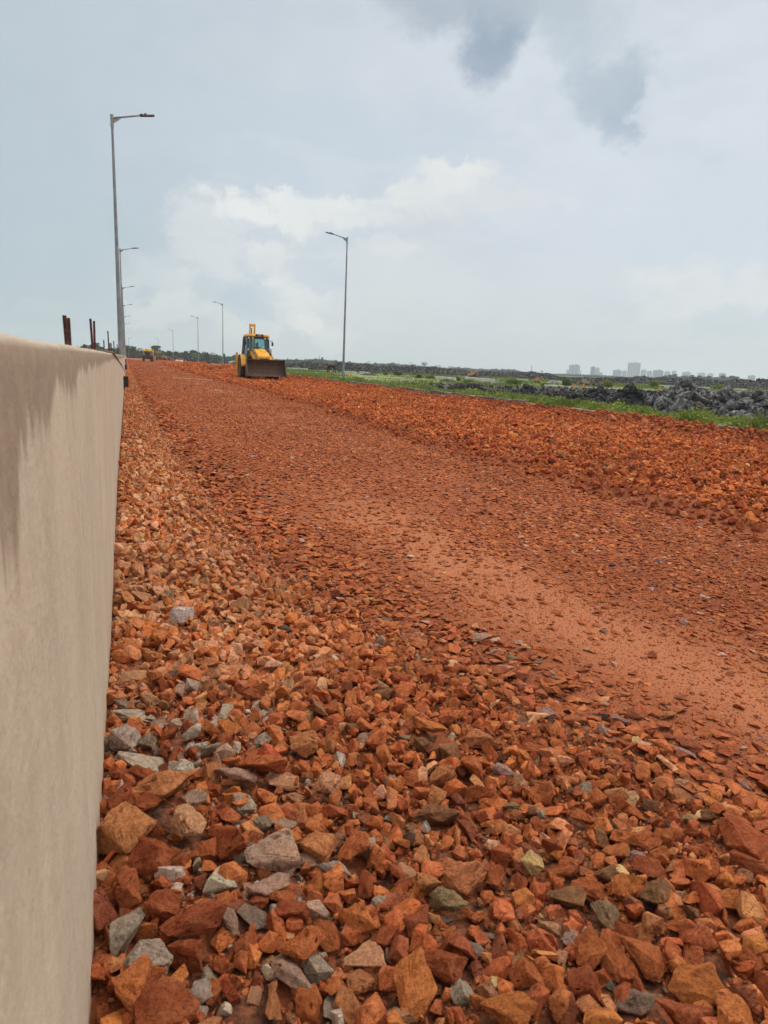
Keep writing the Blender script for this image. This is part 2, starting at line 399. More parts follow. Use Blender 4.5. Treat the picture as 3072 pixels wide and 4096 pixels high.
# ---------------------------------------------------------------- rock prototypes
def hull_bm(npts, sq=(1, .85, .7), rnd=random, boxy=.5):
    bm = bmesh.new()
    for i in range(npts):
        v = Vector((rnd.gauss(0, 1), rnd.gauss(0, 1), rnd.gauss(0, 1))).normalized()
        mx = max(abs(v.x), abs(v.y), abs(v.z)); v = v*((1-boxy)+boxy/mx*.8)*rnd.uniform(.86, 1.05)
        bm.verts.new((v.x*sq[0], v.y*sq[1], v.z*sq[2]))
    r = bmesh.ops.convex_hull(bm, input=list(bm.verts))
    bmesh.ops.delete(bm, geom=[v for v in bm.verts if not v.link_faces], context='VERTS')
    bmesh.ops.dissolve_limit(bm, angle_limit=R(14), verts=bm.verts, edges=bm.edges)
    return bm
def arr(bm):
    bmesh.ops.triangulate(bm, faces=bm.faces); bmesh.ops.recalc_face_normals(bm, faces=bm.faces)
    bm.verts.ensure_lookup_table(); bm.verts.index_update()
    V = np.array([v.co[:] for v in bm.verts], np.float32); F = np.array([[v.index for v in f.verts] for f in bm.faces], np.int32)
    bm.free(); return V, F
def rough_bm(bm, bev, cuts, amp, sc, seed, jag=.0):
    if bev: bmesh.ops.bevel(bm, geom=list(bm.edges), offset=bev, segments=1, affect='EDGES')
    bmesh.ops.triangulate(bm, faces=bm.faces)
    for k in range(cuts):
        L = [e for e in bm.edges if e.calc_length() > .16/(1.0 if k == 0 else 1.6)]
        bmesh.ops.subdivide_edges(bm, edges=L, cuts=1); bmesh.ops.triangulate(bm, faces=bm.faces)
    bm.normal_update()
    off = Vector((seed*3.1, seed*1.7, 0)); D = {}
    for v in bm.verts:
        p = v.co*sc+off; d = mnoise.noise(p)*amp+mnoise.noise(p*2.7)*amp*.55+mnoise.noise(p*6)*amp*.3
        r = mnoise.ridged_multi_fractal(v.co*1.3+off, 1, 2, 3, 1, 2) if jag else 0
        D[v] = v.co+v.normal*(d-(jag*.12 if r > 1.55 else 0))
    for v, c_ in D.items(): v.co = c_
    return bm
LOD2 = [arr(hull_bm(random.choice((8, 9, 10)), (1, .8, .62))) for i in range(30)]
LOD2F = [arr(hull_bm(random.choice((8, 9)), (1, .75, .3), boxy=.2)) for i in range(24)]
def lod1(i, sq):
    b_ = hull_bm(random.choice((11, 13, 16)), sq); bmesh.ops.bevel(b_, geom=list(b_.edges), offset=.028, segments=1, affect='EDGES')
    for v in b_.verts: v.co += Vector((mnoise.noise(v.co*3+Vector((i, 0, 0))), mnoise.noise(v.co*3+Vector((i, 9, 0))), mnoise.noise(v.co*3+Vector((i, 0, 7)))))*.06
    return arr(b_)
LOD1 = [lod1(i, (1, random.uniform(.65, .9), random.uniform(.4, .75))) for i in range(30)]
HEROP = []
for i in range(44):
    sq = (1, random.uniform(.7, .95), random.uniform(.45, .85))
    b_ = rough_bm(hull_bm(random.choice((9, 11, 13, 16)), sq, boxy=random.uniform(.3, .8)), .035, 2, .085, 2.6, i, 1)
    V, F = arr(b_); HEROP.append(np_mesh('stone', V, F, M_HERO))
SLABP = []
for i in range(10):
    b_ = rough_bm(hull_bm(13, (1, .8, .28), boxy=.7), .03, 2, .045, 2.6, 50+i, 1)
    V, F = arr(b_); SLABP.append(np_mesh('slab', V, F, M_HERO))

PAL = {'brick': (.37, .088, .036), 'rust': (.48, .130, .044), 'orange': (.58, .185, .055), 'tanrust': (.56, .215, .088),
       'tan': (.66, .335, .18), 'maroon': (.20, .052, .032), 'grey': (.33, .265, .20), 'lgrey': (.52, .43, .335), 'dgrey': (.10, .10, .105),
       'greyred': (.45, .29, .215), 'white': (.66, .58, .53), 'mustard': (.60, .40, .17), 'olive': (.30, .22, .12), 'brown': (.26, .13, .065),
       'pink': (.52, .33, .28), 'dark': (.06, .05, .05)}
def pick_cols(nn, names, w):
    w = np.array(w, float); w /= w.sum(); P = np.array([PAL[k] for k in names]); i = RS.choice(len(names), nn, p=w)
    return (P[i]*RS.uniform(.8, 1.2, (nn, 1))*RS.uniform(.92, 1.08, (nn, 3))).astype(np.float32)

def rand_rot(nn, tilt=None):
    if tilt is None:
        qn = RS.normal(size=(nn, 4)); qn /= np.linalg.norm(qn, axis=1)[:, None]
        w, x, y, z = qn.T
    else:
        a = RS.uniform(0, 2*pi, nn); t = RS.normal(0, tilt, nn); b_ = RS.uniform(0, 2*pi, nn)
        cz, sz = np.cos(a/2), np.sin(a/2); ct, st = np.cos(t/2), np.sin(t/2)
        # tilt quat (ct, st*cosb, st*sinb, 0) * yaw quat (cz,0,0,sz)
        tx, ty = st*np.cos(b_), st*np.sin(b_)
        w = ct*cz; x = tx*cz+ty*sz; y = ty*cz-tx*sz; z = ct*sz
    M = np.empty((nn, 3, 3))
    M[:, 0, 0] = 1-2*(y*y+z*z); M[:, 0, 1] = 2*(x*y-z*w); M[:, 0, 2] = 2*(x*z+y*w)
    M[:, 1, 0] = 2*(x*y+z*w); M[:, 1, 1] = 1-2*(x*x+z*z); M[:, 1, 2] = 2*(y*z-x*w)
    M[:, 2, 0] = 2*(x*z-y*w); M[:, 2, 1] = 2*(y*z+x*w); M[:, 2, 2] = 1-2*(x*x+y*y)
    return M
def merge(name, batches, m, smooth=False):
    """batches: list of (protos, P(n,3), scale(n,) or (n,3), rot(n,3,3), cols(n,3))"""
    VV, FF, CC = [], [], []; off = 0
    for protos, P, sc, M, C in batches:
        k = RS.randint(0, len(protos), len(P)); sc = np.asarray(sc); sc = sc[:, None]*np.ones((1, 3)) if sc.ndim == 1 else sc
        for j, (V, F) in enumerate(protos):
            w = np.where(k == j)[0]
            if not len(w): continue
            T = np.einsum('nij,nvj->nvi', M[w], V[None]*sc[w][:, None, :])+P[w][:, None, :]
            VV.append(T.reshape(-1, 3)); FF.append((F[None]+(np.arange(len(w))*len(V))[:, None, None]+off).reshape(-1, 3))
            CC.append(np.repeat(C[w], len(V), axis=0)); off += len(w)*len(V)
    return link_mesh(name, np_mesh(name, np.concatenate(VV), np.concatenate(FF), m, np.concatenate(CC), smooth), None)
def jgrid(x0, x1, y0, y1, s, j=.5):
    X, Y = np.meshgrid(np.arange(x0, x1, s), np.arange(y0, y1, s)); X = X.ravel().copy(); Y = Y.ravel().copy()
    X += RS.uniform(-j, j, X.shape)*s; Y += RS.uniform(-j, j, Y.shape)*s; return X, Y
def inview(X, Y, mx=.12):
    P = np.stack([X, Y, np.full_like(X, -EYE)], -1); f = P@np.array(fw); u = P@np.array(rt)/f; v = P@np.array(up)/f
    return (f > 0) & (np.abs(u) < 1536/FPX+mx) & (v > -2048/FPX-mx)

# --- hand-placed stones of the foreground: (x, y, w, h, colour, angle) read off the photograph in four patches
HS = []
def patch(ox, oy, s, L):
    for t in L: HS.append((ox+t[0]/s, oy+t[1]/s, t[2]/s, t[3]/s, t[4], t[5] if len(t) > 5 else None))
patch(350, 2300, 1.3825, [(515,248,125,115,'white'),(375,350,165,140,'orange'),(215,400,145,150,'rust'),(370,450,190,100,'tanrust'),(250,560,230,50,'tan',-5),
 (475,550,90,60,'grey'),(545,525,90,60,'grey'),(180,725,105,70,'grey'),(245,780,220,65,'lgrey',-5),(185,905,140,150,'lgrey'),(330,920,90,90,'grey'),(365,965,110,50,'grey',20),
 (485,890,200,130,'brick'),(355,690,120,90,'tan'),(310,1030,290,60,'lgrey',18),(690,960,150,70,'grey',-55),(480,1025,75,140,'brick'),(605,1100,130,35,'lgrey',85),
 (810,1095,220,140,'greyred'),(970,1060,230,180,'rust'),(690,1090,110,100,'tanrust'),(1070,1145,200,80,'tan'),(1320,1150,150,130,'tan'),(400,1170,330,160,'tanrust'),
 (350,1270,260,130,'brick',-8),(585,1240,115,110,'greyred'),(165,1250,120,170,'brick'),(170,1110,130,100,'brick'),(290,1100,130,90,'brick'),(780,850,120,120,'orange'),
 (960,780,90,60,'lgrey'),(1060,850,90,50,'lgrey',20),(1010,765,60,50,'grey'),(960,910,130,60,'lgrey'),(1010,970,60,80,'grey'),(1200,945,140,120,'tanrust'),(1340,950,70,70,'tanrust'),
 (650,490,160,80,'tanrust'),(740,535,220,55,'tan',8),(840,585,80,50,'lgrey'),(880,730,100,80,'brick'),(780,720,120,90,'rust'),(1440,560,170,60,'rust'),(1555,135,85,35,'mustard'),
 (1320,420,70,35,'dark'),(1085,297,110,35,'dgrey'),(1160,200,100,35,'olive'),(725,260,130,60,'tan',15),(850,225,90,30,'tan'),(385,175,85,55,'tan'),(290,125,150,55,'tan'),(440,115,70,80,'olive'),
 (1085,610,70,40,'lgrey'),(1260,690,70,30,'lgrey'),(1160,680,60,30,'lgrey'),(1215,1115,60,40,'tanrust'),(400,820,90,70,'greyred'),(1150,1230,100,60,'tan'),(1540,905,80,80,'greyred'),(1450,850,90,80,'brown')])
patch(350, 3200, 1.3825, [(200,180,190,240,'tanrust'),(345,200,130,110,'rust'),(355,330,200,150,'brick'),(570,120,170,190,'tan'),(770,230,200,180,'brick'),
 (1035,260,270,230,'greyred'),(870,300,120,80,'grey',-70),(1220,330,110,130,'greyred'),(1370,370,180,110,'lgrey'),(1240,250,220,150,'tanrust'),(1490,270,170,200,'rust'),(1380,270,40,80,'lgrey'),
 (960,130,110,80,'grey'),(1085,140,140,80,'greyred'),(230,500,170,180,'brick'),(420,570,200,170,'brick',-30),(600,670,290,230,'brick'),(720,560,140,70,'grey',45),(770,680,150,100,'greyred',60),
 (900,650,200,70,'grey',20),(215,740,200,150,'lgrey',-50),(330,870,240,150,'lgrey'),(580,850,210,180,'brick'),(140,1040,300,190,'orange',80),(1000,470,200,150,'greyred'),(1090,540,190,120,'rust'),
 (940,570,190,90,'brick',60),(1130,620,160,130,'brick'),(1190,790,190,210,'rust'),(1330,760,210,90,'rust',60),(1500,650,190,180,'orange'),(1590,500,100,60,'lgrey'),(1610,575,100,80,'lgrey'),
 (1110,960,260,150,'greyred',60),(1270,940,150,110,'lgrey'),(1540,890,200,150,'tan'),(1540,1000,200,120,'tanrust'),(690,985,90,110,'lgrey'),(610,1080,160,100,'lgrey',-30),(930,1160,330,140,'tanrust'),
 (920,1080,80,90,'tan'),(1345,1130,80,140,'lgrey'),(1440,1140,220,110,'tanrust',75),(1230,1130,180,110,'rust',70),(600,1180,110,70,'lgrey'),(400,1130,280,200,'brick'),(320,990,160,140,'rust'),
 (1600,1130,100,140,'brick'),(1500,740,140,100,'orange'),(640,290,130,150,'rust'),(800,1020,90,110,'rust'),(740,920,100,100,'rust')])
patch(1500, 2300, 1.0553, [(255,650,175,80,'orange'),(455,705,160,80,'tanrust',10),(420,815,125,140,'rust'),(290,845,110,85,'tanrust'),(205,720,90,60,'brown'),(660,740,140,60,'brick',10),
 (540,830,105,55,'pink'),(810,870,90,60,'tanrust'),(720,580,80,50,'pink'),(770,445,80,35,'olive'),(495,460,60,50,'orange'),(575,345,60,40,'olive'),(430,265,90,30,'greyred'),(140,380,80,40,'olive'),
 (940,600,90,40,'dgrey'),(840,610,90,60,'brown'),(1050,700,60,40,'orange'),(80,875,80,45,'grey'),(125,690,45,70,'grey'),(440,930,120,90,'rust'),(1290,880,80,35,'tan'),(1315,750,80,28,'pink'),
 (1370,810,40,25,'mustard'),(270,1010,160,90,'brown'),(570,990,90,80,'olive'),(995,870,90,50,'orange'),(1325,1028,60,35,'mustard'),(1170,975,80,60,'brown'),(860,1010,110,60,'rust'),
 (1230,590,80,35,'tanrust'),(1340,700,90,35,'tan'),(585,425,60,22,'pink'),(500,325,35,25,'lgrey'),(45,188,50,25,'lgrey'),(290,188,30,18,'olive'),(900,535,50,18,'tan')])
patch(1500, 3200, 1.0553, [(375,330,170,130,'tanrust'),(240,340,110,110,'tanrust'),(665,265,110,110,'mustard'),(305,430,170,90,'olive'),(505,330,90,90,'brick'),(810,280,120,70,'rust'),(1065,165,130,80,'rust'),
 (900,380,130,100,'rust',25),(1065,360,110,90,'orange'),(1180,395,110,120,'brown'),(815,420,150,110,'brown'),(960,480,140,110,'olive'),(1480,435,140,80,'orange'),(1510,500,120,90,'rust'),(1275,415,80,60,'tan'),
 (495,585,95,40,'grey'),(290,505,80,30,'grey'),(350,575,160,70,'rust',25),(310,695,200,130,'brick'),(420,640,60,60,'grey'),(385,495,130,70,'rust'),(750,540,100,45,'tan',20),(830,590,70,70,'pink'),
 (905,635,120,110,'rust'),(785,660,70,90,'tan'),(1010,690,170,90,'rust',80),(1145,660,170,130,'rust',60),(1030,560,130,60,'brick'),(1290,540,110,70,'rust'),(1160,790,190,110,'brick'),(1365,790,180,120,'orange',35),
 (890,790,120,120,'brick'),(590,840,90,70,'grey'),(645,850,60,80,'grey'),(1110,860,150,100,'grey'),(1010,780,60,80,'lgrey'),(1080,795,80,50,'dgrey'),(530,900,230,120,'orange'),(370,820,80,90,'lgrey'),
 (100,910,110,70,'tan'),(170,790,150,190,'orange'),(1300,890,180,150,'brick'),(1520,900,170,130,'orange'),(1440,650,150,120,'brick'),(640,750,110,120,'rust'),(1560,160,200,100,'brick',25),(1570,265,140,70,'brick',25),
 (1160,280,140,90,'brick'),(1600,545,80,60,'rust'),(50,570,120,100,'brick'),(175,500,130,120,'brick'),(60,500,80,60,'rust'),(460,175,60,45,'pink'),(1100,235,90,32,'pink'),(995,130,60,55,'dark'),(1325,80,80,45,'mustard'),
 (240,60,150,80,'brown'),(75,80,70,40,'grey'),(590,60,90,60,'tanrust'),(700,110,90,80,'brick'),(1400,70,80,50,'brown')])
UNIQ = {(0, 0): 'pale white flat stone speckled with orange, lying by the wall above the grey chunks'}
CNAME = {'brick': 'dark brick red', 'rust': 'rust red', 'orange': 'bright orange', 'tanrust': 'tan and rust coloured', 'tan': 'pale tan', 'grey': 'grey concrete', 'lgrey': 'pale grey concrete',
         'dgrey': 'charcoal grey', 'greyred': 'mortar smeared grey and red', 'white': 'white', 'mustard': 'mustard yellow', 'olive': 'olive brown', 'brown': 'dull brown', 'pink': 'pinkish', 'dark': 'nearly black', 'maroon': 'maroon'}
def place_stone(P, w, h, cn, ang, label, group, name='broken_stone', slab=False, jit=True):
    me = random.choice(SLABP if slab else HEROP); o = bpy.data.objects.new(name, me); COL.objects.link(o)
    a = (random.uniform(-.4, .4) if ang is None else -R(ang))
    depth = (w+h)*.5*random.uniform(.75, 1.0)
    o.rotation_euler = (random.uniform(-.35, .35), random.uniform(-.3, .3), -YAW+a+(pi if random.random() < .5 else 0))
    if slab: o.rotation_euler[0] = random.uniform(.25, .6)
    if cn == 'white': o.rotation_euler = (.75, .05, -YAW); o.scale = (w*.62, h*.62, h*.30); P.z += .018
    o.scale = (w*.60, max(h*.66, depth*.56), max(min(w, h)*.6, .008)*(1.6 if slab else 1.25)); o.location = P
    c = PAL[cn]; k = random.uniform(.88, 1.12); o.color = (c[0]*k, c[1]*k*random.uniform(.95, 1.05), c[2]*k, 1)
    tag(o, label, 'concrete chunk' if 'concrete' in label else 'stone', group); return o
hero_xy = []
for i, (x, y, w, h, cn, ang) in enumerate(HS):
    p = at(x, y, 0); z = float(H(np.array([p.x]), np.array([p.y]))[0]); dist = (p-Vector((0, 0, EYE))).length
    wm = w/FPX*dist; hm = h/FPX*dist; p = at(x, y, z+min(wm, hm)*.50)
    if p.x-wm*.4 < -.07: p.x = -.07+wm*.4
    zone = 'by the wall' if p.x < .45 else ('at the edge of the packed road' if p.x > float(rub_edge(np.array([p.y]))[0])-.25 else 'in the middle of the near rubble')
    kind = 'chunk' if 'concrete' in CNAME[cn] else 'stone'
    lab = '%s broken %s lying %s' % (CNAME[cn], kind, zone); grp = '%s %ss %s' % (CNAME[cn], kind, zone)
    if cn == 'white': lab = 'palest flat white stone speckled with orange, close to the wall'; grp = None
    big = (wm > .085)
    place_stone(p, wm, hm, cn, ang, lab, grp, slab=(cn in ('white',) or (cn == 'greyred' and w > 130)))
    hero_xy.append((p.x, p.y, max(wm, hm)*.5))
hero_xy = np.array(hero_xy)
def keep_clear(X, Y, f=.62):
    k = np.ones(len(X), bool)
    for hx, hy, hr in hero_xy: k &= (X-hx)**2+(Y-hy)**2 > (hr*f)**2
    return k
# more single stones filling the near rubble
cnt = 0; tries = 0
while cnt < 300-len(HS) and tries < 6000:
    tries += 1
    y = random.uniform(.62, 2.3); x = random.uniform(-.02, 1.6)
    if x > float(rub_edge(np.array([y]))[0])-.05: continue
    if not inview(np.array([x]), np.array([y]), .0)[0]: continue
    r = random.uniform(.020, .036)*(1.2 if x < .5 else 1.05)
    if np.min(np.hypot(hero_xy[:, 0]-x, hero_xy[:, 1]-y)-hero_xy[:, 2]*.75) < r*.75: continue
    cn = random.choices(['brick', 'rust', 'orange', 'tanrust', 'tan', 'lgrey', 'brown'], [30, 30, 14, 14, 5, 4 if x < .7 else 1, 6])[0]
    z = float(H(np.array([x]), np.array([y]))[0]); zone = 'by the wall' if x < .45 else ('at the edge of the packed road' if x > float(rub_edge(np.array([y]))[0])-.25 else 'in the middle of the near rubble')
    kind = 'chunk' if 'concrete' in CNAME[cn] else 'stone'
    place_stone(Vector((x, y, z+r*.5)), r*2, r*1.5, cn, random.uniform(-90, 90), '%s broken %s lying %s' % (CNAME[cn], kind, zone), '%s %ss %s' % (CNAME[cn], kind, zone))
    hero_xy = np.vstack([hero_xy, (x, y, r)]); cnt += 1

# --- loose rubble that nobody could count
def near_rubble():
    B = []
    nm = ['brick', 'rust', 'orange', 'tanrust', 'tan', 'maroon', 'lgrey', 'brown', 'grey', 'mustard', 'dark']
    def wts(X):  # lighter, sandier next to the wall further on
        return None
    for s, r0, r1, y0, y1, lift, protos in ((.050, .026, .042, .45, 3.4, .65, LOD1), (.044, .018, .030, .45, 2.9, .85, LOD1), (.058, .022, .040, 3.4, 9.5, .6, LOD1), (.036, .012, .021, .45, 4.0, .75, LOD1), (.05, .013, .022, 4.0, 9.5, .8, LOD2),
                                           (.0145, .0045, .0105, .45, 2.6, 1.0, LOD2), (.07, .022, .042, 9.5, 26, .6, LOD2), (.10, .03, .05, 26, 62, .5, LOD2)):
        X, Y = jgrid(-.08, 1.75, y0, y1, s)
        ed = rub_edge(Y); k = (X < ed+RS.normal(0, .07, len(X))) & (X > -.085) & inview(X, Y)
        X, Y = X[k], Y[k]
        if r1 > .03 and y0 < 2.5: k = keep_clear(X, Y, .90); X, Y = X[k], Y[k]
        elif y0 < 2.5: k = keep_clear(X, Y, .62); X, Y = X[k], Y[k]
        nn = len(X); rr = RS.uniform(r0, r1, nn)*np.where(RS.rand(nn) < .12, 1.3, 1); rr *= 1-.35*sst(X, rub_edge(Y)-.5, rub_edge(Y))
        Z = H(X, Y)+rr*lift*RS.uniform(.5, 1.3, nn)
        C = pick_cols(nn, nm, [28, 34, 12, 13, 3, 5, .7, 3, .4, .3, .3])
        # paler sandstone coloured strip along the wall
        pale = sst(X, .95, .30)*sst(Y, 1.7, 2.6)*(RS.rand(nn) < .92)*(1-.5*sst(Y, 8, 20))
        Cp = pick_cols(nn, ['tanrust', 'tan', 'orange', 'rust'], [38, 46, 18, 6])*1.06; C = C*(1-pale[:, None])+Cp*pale[:, None]
        gx = (RS.rand(nn) < .40*np.exp(-((X-.08)/.24)**2-((Y-1.72)/.22)**2)+.20*np.exp(-((X-.22)/.22)**2-((Y-1.2)/.25)**2))
        C[gx] = pick_cols(int(gx.sum()), ['lgrey', 'grey', 'greyred'], [5, 4, 3]) if gx.any() else C[gx]
        C = C*(.78+.44*fbm(X*1.8, Y*1.8, 4))[:, None]
        B.append((protos, np.stack([X, Y, Z], -1), rr, rand_rot(nn), C))
    o = merge('rubble', B, M_ROCK); tag(o, 'loose red and tan broken stones heaped along the foot of the wall', 'rubble', kind='stuff')
near_rubble()
def road_gravel():
    B = []; nm = ['brick', 'rust', 'maroon', 'orange', 'tanrust', 'greyred', 'tan', 'pink', 'dark', 'dgrey', 'mustard', 'white']
    w = [38, 34, 14, 5, 4, 1.6, .5, 1.0, .5, .5, .1, .08]
    for s, r0, r1, y0, y1, cov in ((.030, .010, .019, .5, 3.5, .8), (.040, .017, .034, .5, 4.5, .9), (.046, .020, .038, 3.5, 11, 1.0), (.062, .026, .044, 11, 24, .9), (.11, .035, .055, 24, 60, .8), (.2, .06, .10, 60, 120, .7), (.28, .06, .11, 120, 240, .7),
                                   (.012, .0025, .006, .5, 3.2, .75), (.026, .006, .012, 3.2, 9, .8)):
        X, Y = jgrid(.3, 8.2, y0, y1, s)
        fine = r1 < .012
        tr = road_track(X, Y)+track2(X, Y)*.7
        pt = fbm(X*1.1+9, Y*.5, 3)
        prob = cov*(1-np.clip(tr*(.80 if not fine else .10)*(.5+fbm(X*3, Y*2, 3)), 0, .97))*np.clip(.75+1.2*(pt-.35), .4, 1)
        k = (X > rub_edge(Y)-.06+RS.normal(0, .05, len(X))) & (X < lane_edge(Y)+.05) & (RS.rand(len(X)) < prob) & inview(X, Y)
        X, Y = X[k], Y[k]; nn = len(X); rr = RS.uniform(r0, r1, nn)
        nearedge = sst(X, rub_edge(Y)+.5, rub_edge(Y)); rr *= 1+.5*nearedge*(not fine)
        Z = H(X, Y)+rr*(.13+.32*nearedge)*RS.uniform(.5, 1.5, nn)
        far = sst(Y, 15, 50)[:, None]
        C = pick_cols(nn, nm, w)*.84; C = C*.78+np.array((.32, .095, .040))*.22; C = C*(.72+.55*fbm(X*1.1, Y*.8, 4))[:, None]
        B.append((LOD2F if not fine else LOD2, np.stack([X, Y, Z], -1), rr, rand_rot(nn, .26) if not fine else rand_rot(nn), C))
    # scattered standing stones
    X, Y = jgrid(.8, 4.2, .8, 14, .22, .5); k = (X > rub_edge(Y)) & (RS.rand(len(X)) < .5*(1-road_track(X, Y))) & inview(X, Y) ; X, Y = X[k], Y[k]; nn = len(X)
    rr = RS.uniform(.014, .03, nn)
    B.append((LOD1, np.stack([X, Y, H(X, Y)+rr*.25], -1), rr*np.ones(nn), rand_rot(nn, .5), pick_cols(nn, nm, [30, 30, 20, 10, 10, 5, 4, 4, 2, 3, 1, .3])))
    o = merge('road_gravel', B, M_CHIP); tag(o, 'flat crushed brick chips pressed into the red road', 'gravel', kind='stuff')
road_gravel()
def ballast():
    B = []; nm = ['brick', 'rust', 'orange', 'tanrust', 'tan', 'maroon', 'brown', 'mustard', 'lgrey']
    w = [26, 38, 22, 6, 1.2, 9, 3, .3, .1]
    for s, r0, r1, y0, y1, pr in ((.054, .024, .044, 1.5, 14, LOD1), (.064, .028, .050, 14, 30, LOD2), (.10, .045, .075, 30, 60, LOD2), (.17, .07, .12, 60, 125, LOD2), (.3, .12, .2, 125, 230, LOD2),
                                  (.16, .05, .078, 1.5, 30, LOD1)):
        X, Y = jgrid(3.6, KX+.05, y0, y1, s)
        e = lane_edge(Y); k = (X > e+RS.normal(0, .07, len(X))) & inview(X, Y, .05); X, Y = X[k], Y[k]
        if s == .16: k = RS.rand(len(X)) < .16+.7*sst(X, KX-1.1, KX-.3)+.35*np.exp(-((X-lane_edge(Y)-.1)/.25)**2); X, Y = X[k], Y[k]
        nn = len(X); rr = r0*.62+(r1*1.25-r0*.62)*RS.uniform(0, 1, nn)**1.7
        Z = H(X, Y)+rr*RS.uniform(-.1, .75, nn)+.03*(fbm(X*4, Y*4, 2)-.5)
        C = pick_cols(nn, nm, w)
        C = C*(.72+.80*fbm(X*1.3, Y*1.3, 4))[:, None]*np.array((.92, .82, .74))
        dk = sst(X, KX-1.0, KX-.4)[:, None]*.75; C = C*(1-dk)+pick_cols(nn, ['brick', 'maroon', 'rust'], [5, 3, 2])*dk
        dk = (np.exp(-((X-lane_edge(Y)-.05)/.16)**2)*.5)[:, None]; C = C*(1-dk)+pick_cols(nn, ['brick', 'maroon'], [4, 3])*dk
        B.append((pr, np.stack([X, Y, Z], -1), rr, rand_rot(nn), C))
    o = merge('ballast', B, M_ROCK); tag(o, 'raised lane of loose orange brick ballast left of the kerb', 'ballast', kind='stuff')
ballast()
# whole bricks at the kerb
def bricks():
    for px, py, zz, rx, rz, lab in ((2448, 1672, .30, .9, .5, 'whole orange brick with a stamped frog, tipped up against the weedy kerb'),
                        (1406, 1543, .25, 1.2, .2, 'dark red brick standing upright in a gap between kerb stones'),
                        (2235, 1648, .22, .3, 1.1, 'whole brick lying on the ballast below the buried kerb')):
        p = at(px, py, zz); m_ = MB(); m_.box((0, 0, 0), (.24, .115, .075), bev=.006); o_ = m_.build('brick', mat('fired_brick', (.50, .15, .06), .9, .25, 20, .6, 60))
        o_.location = p; o_.rotation_euler = (rx, .2, rz); tag(o_, lab, 'brick')
        f_ = MB(); f_.box((0, 0, .0385), (.13, .045, .004)); f_.build('frog', mat('frog_shadow', (.33, .09, .045), .9), o_)
bricks()

# ---------------------------------------------------------------- concrete wall
WX0, WX1, WTOP = -.33, -.09, 1.115
def wall_mat():
    m = bpy.data.materials.new('cast_concrete'); m.use_nodes = True; q = N(m.node_tree); b = q.n['Principled BSDF']
    o = q.new('ShaderNodeTexCoord').outputs['Object']; x, y, z = q.xyz(o)
    n1 = q.noise(o, 3, 5, .6); n2 = q.noise(q.map(o, (1, 14, 1.1)), 1.0, 4, .6); n3 = q.noise(o, 95, 5, .8); n4 = q.noise(o, 22, 5, .65)
    c = q.mix(q.ss(n1, .35, .65), (.48, .40, .30), (.55, .46, .345))
    c = q.mix(q.ss(n2, .42, .66, 0, .35), c, (.40, .325, .25))
    c = q.mix(q.ss(n3, .54, .66, 0, .5), c, (.66, .57, .45)); c = q.mix(q.ss(n3, .44, .34, 0, .5), c, (.33, .27, .20))
    c = q.mix(q.ss(n4, .6, .75, 0, .3), c, (.34, .27, .205))
    n5 = q.noise(o, 75, 2, .5); c = q.mix(q.ss(n5, .70, .76, 0, .6), c, (.25, .19, .13))
    c = q.mix(q.m('MULTIPLY', q.ss(z, .28, .02), q.ss(n4, .3, .7, 0, .6)), c, (.45, .22, .11))
    # damp stain running down from the top: depth below the top against position along the wall
    ly = q.m('LOGARITHM', q.m('MAXIMUM', y, .3), 10)
    u = q.m('MULTIPLY', q.m('ADD', ly, .6), .45)
    fc = q.n.new('ShaderNodeFloatCurve'); q.put(fc.inputs['Value'], u); cu = fc.mapping.curves[0]
    def U(v): return (math.log10(v)+.6)*.45
    pts = [(.3, .20), (.62, .165), (.68, .12), (.76, .088), (.80, .088), (.95, .098), (.985, .085), (1.0, .068), (1.25, .070), (1.35, .082), (1.5, .058), (1.72, .058), (1.85, .05), (2.7, .06), (4, .055), (8, .06), (30, .10), (60, .12)]
    while len(cu.points) < len(pts): cu.points.new(.5, .5)
    for p, (a, d) in zip(cu.points, pts): p.location = (U(a), d); p.handle_type = 'AUTO_CLAMPED'
    fc.mapping.update()
    dr = q.noise(q.vec(0, q.m('MULTIPLY', ly, 30), q.m('MULTIPLY', z, 1.5)), 1.0, 5, .7)
    dr2 = q.noise(q.vec(5, q.m('MULTIPLY', y, 7), 0), 1.0, 3, .6)
    depth = q.m('SUBTRACT', WTOP, z)
    lim = q.m('MULTIPLY', fc.outputs[0], q.m('MULTIPLY_ADD', q.m('ADD', dr, q.m('MULTIPLY', dr2, .4)), 1.8, -.3))
    e = q.m('DIVIDE', q.m('SUBTRACT', lim, depth), q.m('MULTIPLY_ADD', depth, .30, .004))
    st = q.m('MULTIPLY', q.ss(e, -.6, .8, 0, .80), q.ss(q.m('MULTIPLY_ADD', q.m('SUBTRACT', n4, .5), .012, depth), .003, .012, .35, 1))
    stc = q.mix(q.ss(n4, .4, .65), (.235, .172, .118), (.29, .215, .15))
    c = q.mix(st, c, stc)
    # thin formwork joints
    for yy, wd, s in ((1.95, .0035, .4), (3.55, .005, .55), (6.1, .008, .5)):
        d = q.m('ABSOLUTE', q.m('SUBTRACT', q.m('MULTIPLY_ADD', q.m('SUBTRACT', n1, .5), .02, y), yy))
        c = q.mix(q.ss(d, wd, 0, 0, s), c, (.25, .20, .15))
    q.put(b.inputs['Base Color'], c); b.inputs['Roughness'].default_value = .9; b.inputs['Specular IOR Level'].default_value = .25
    hh = q.m('ADD', q.m('MULTIPLY', n3, .25), n4)
    q.put(b.inputs['Normal'], q.new('ShaderNodeBump', {'Height': hh, 'Strength': .6, 'Distance': .008}).outputs[0]); return m
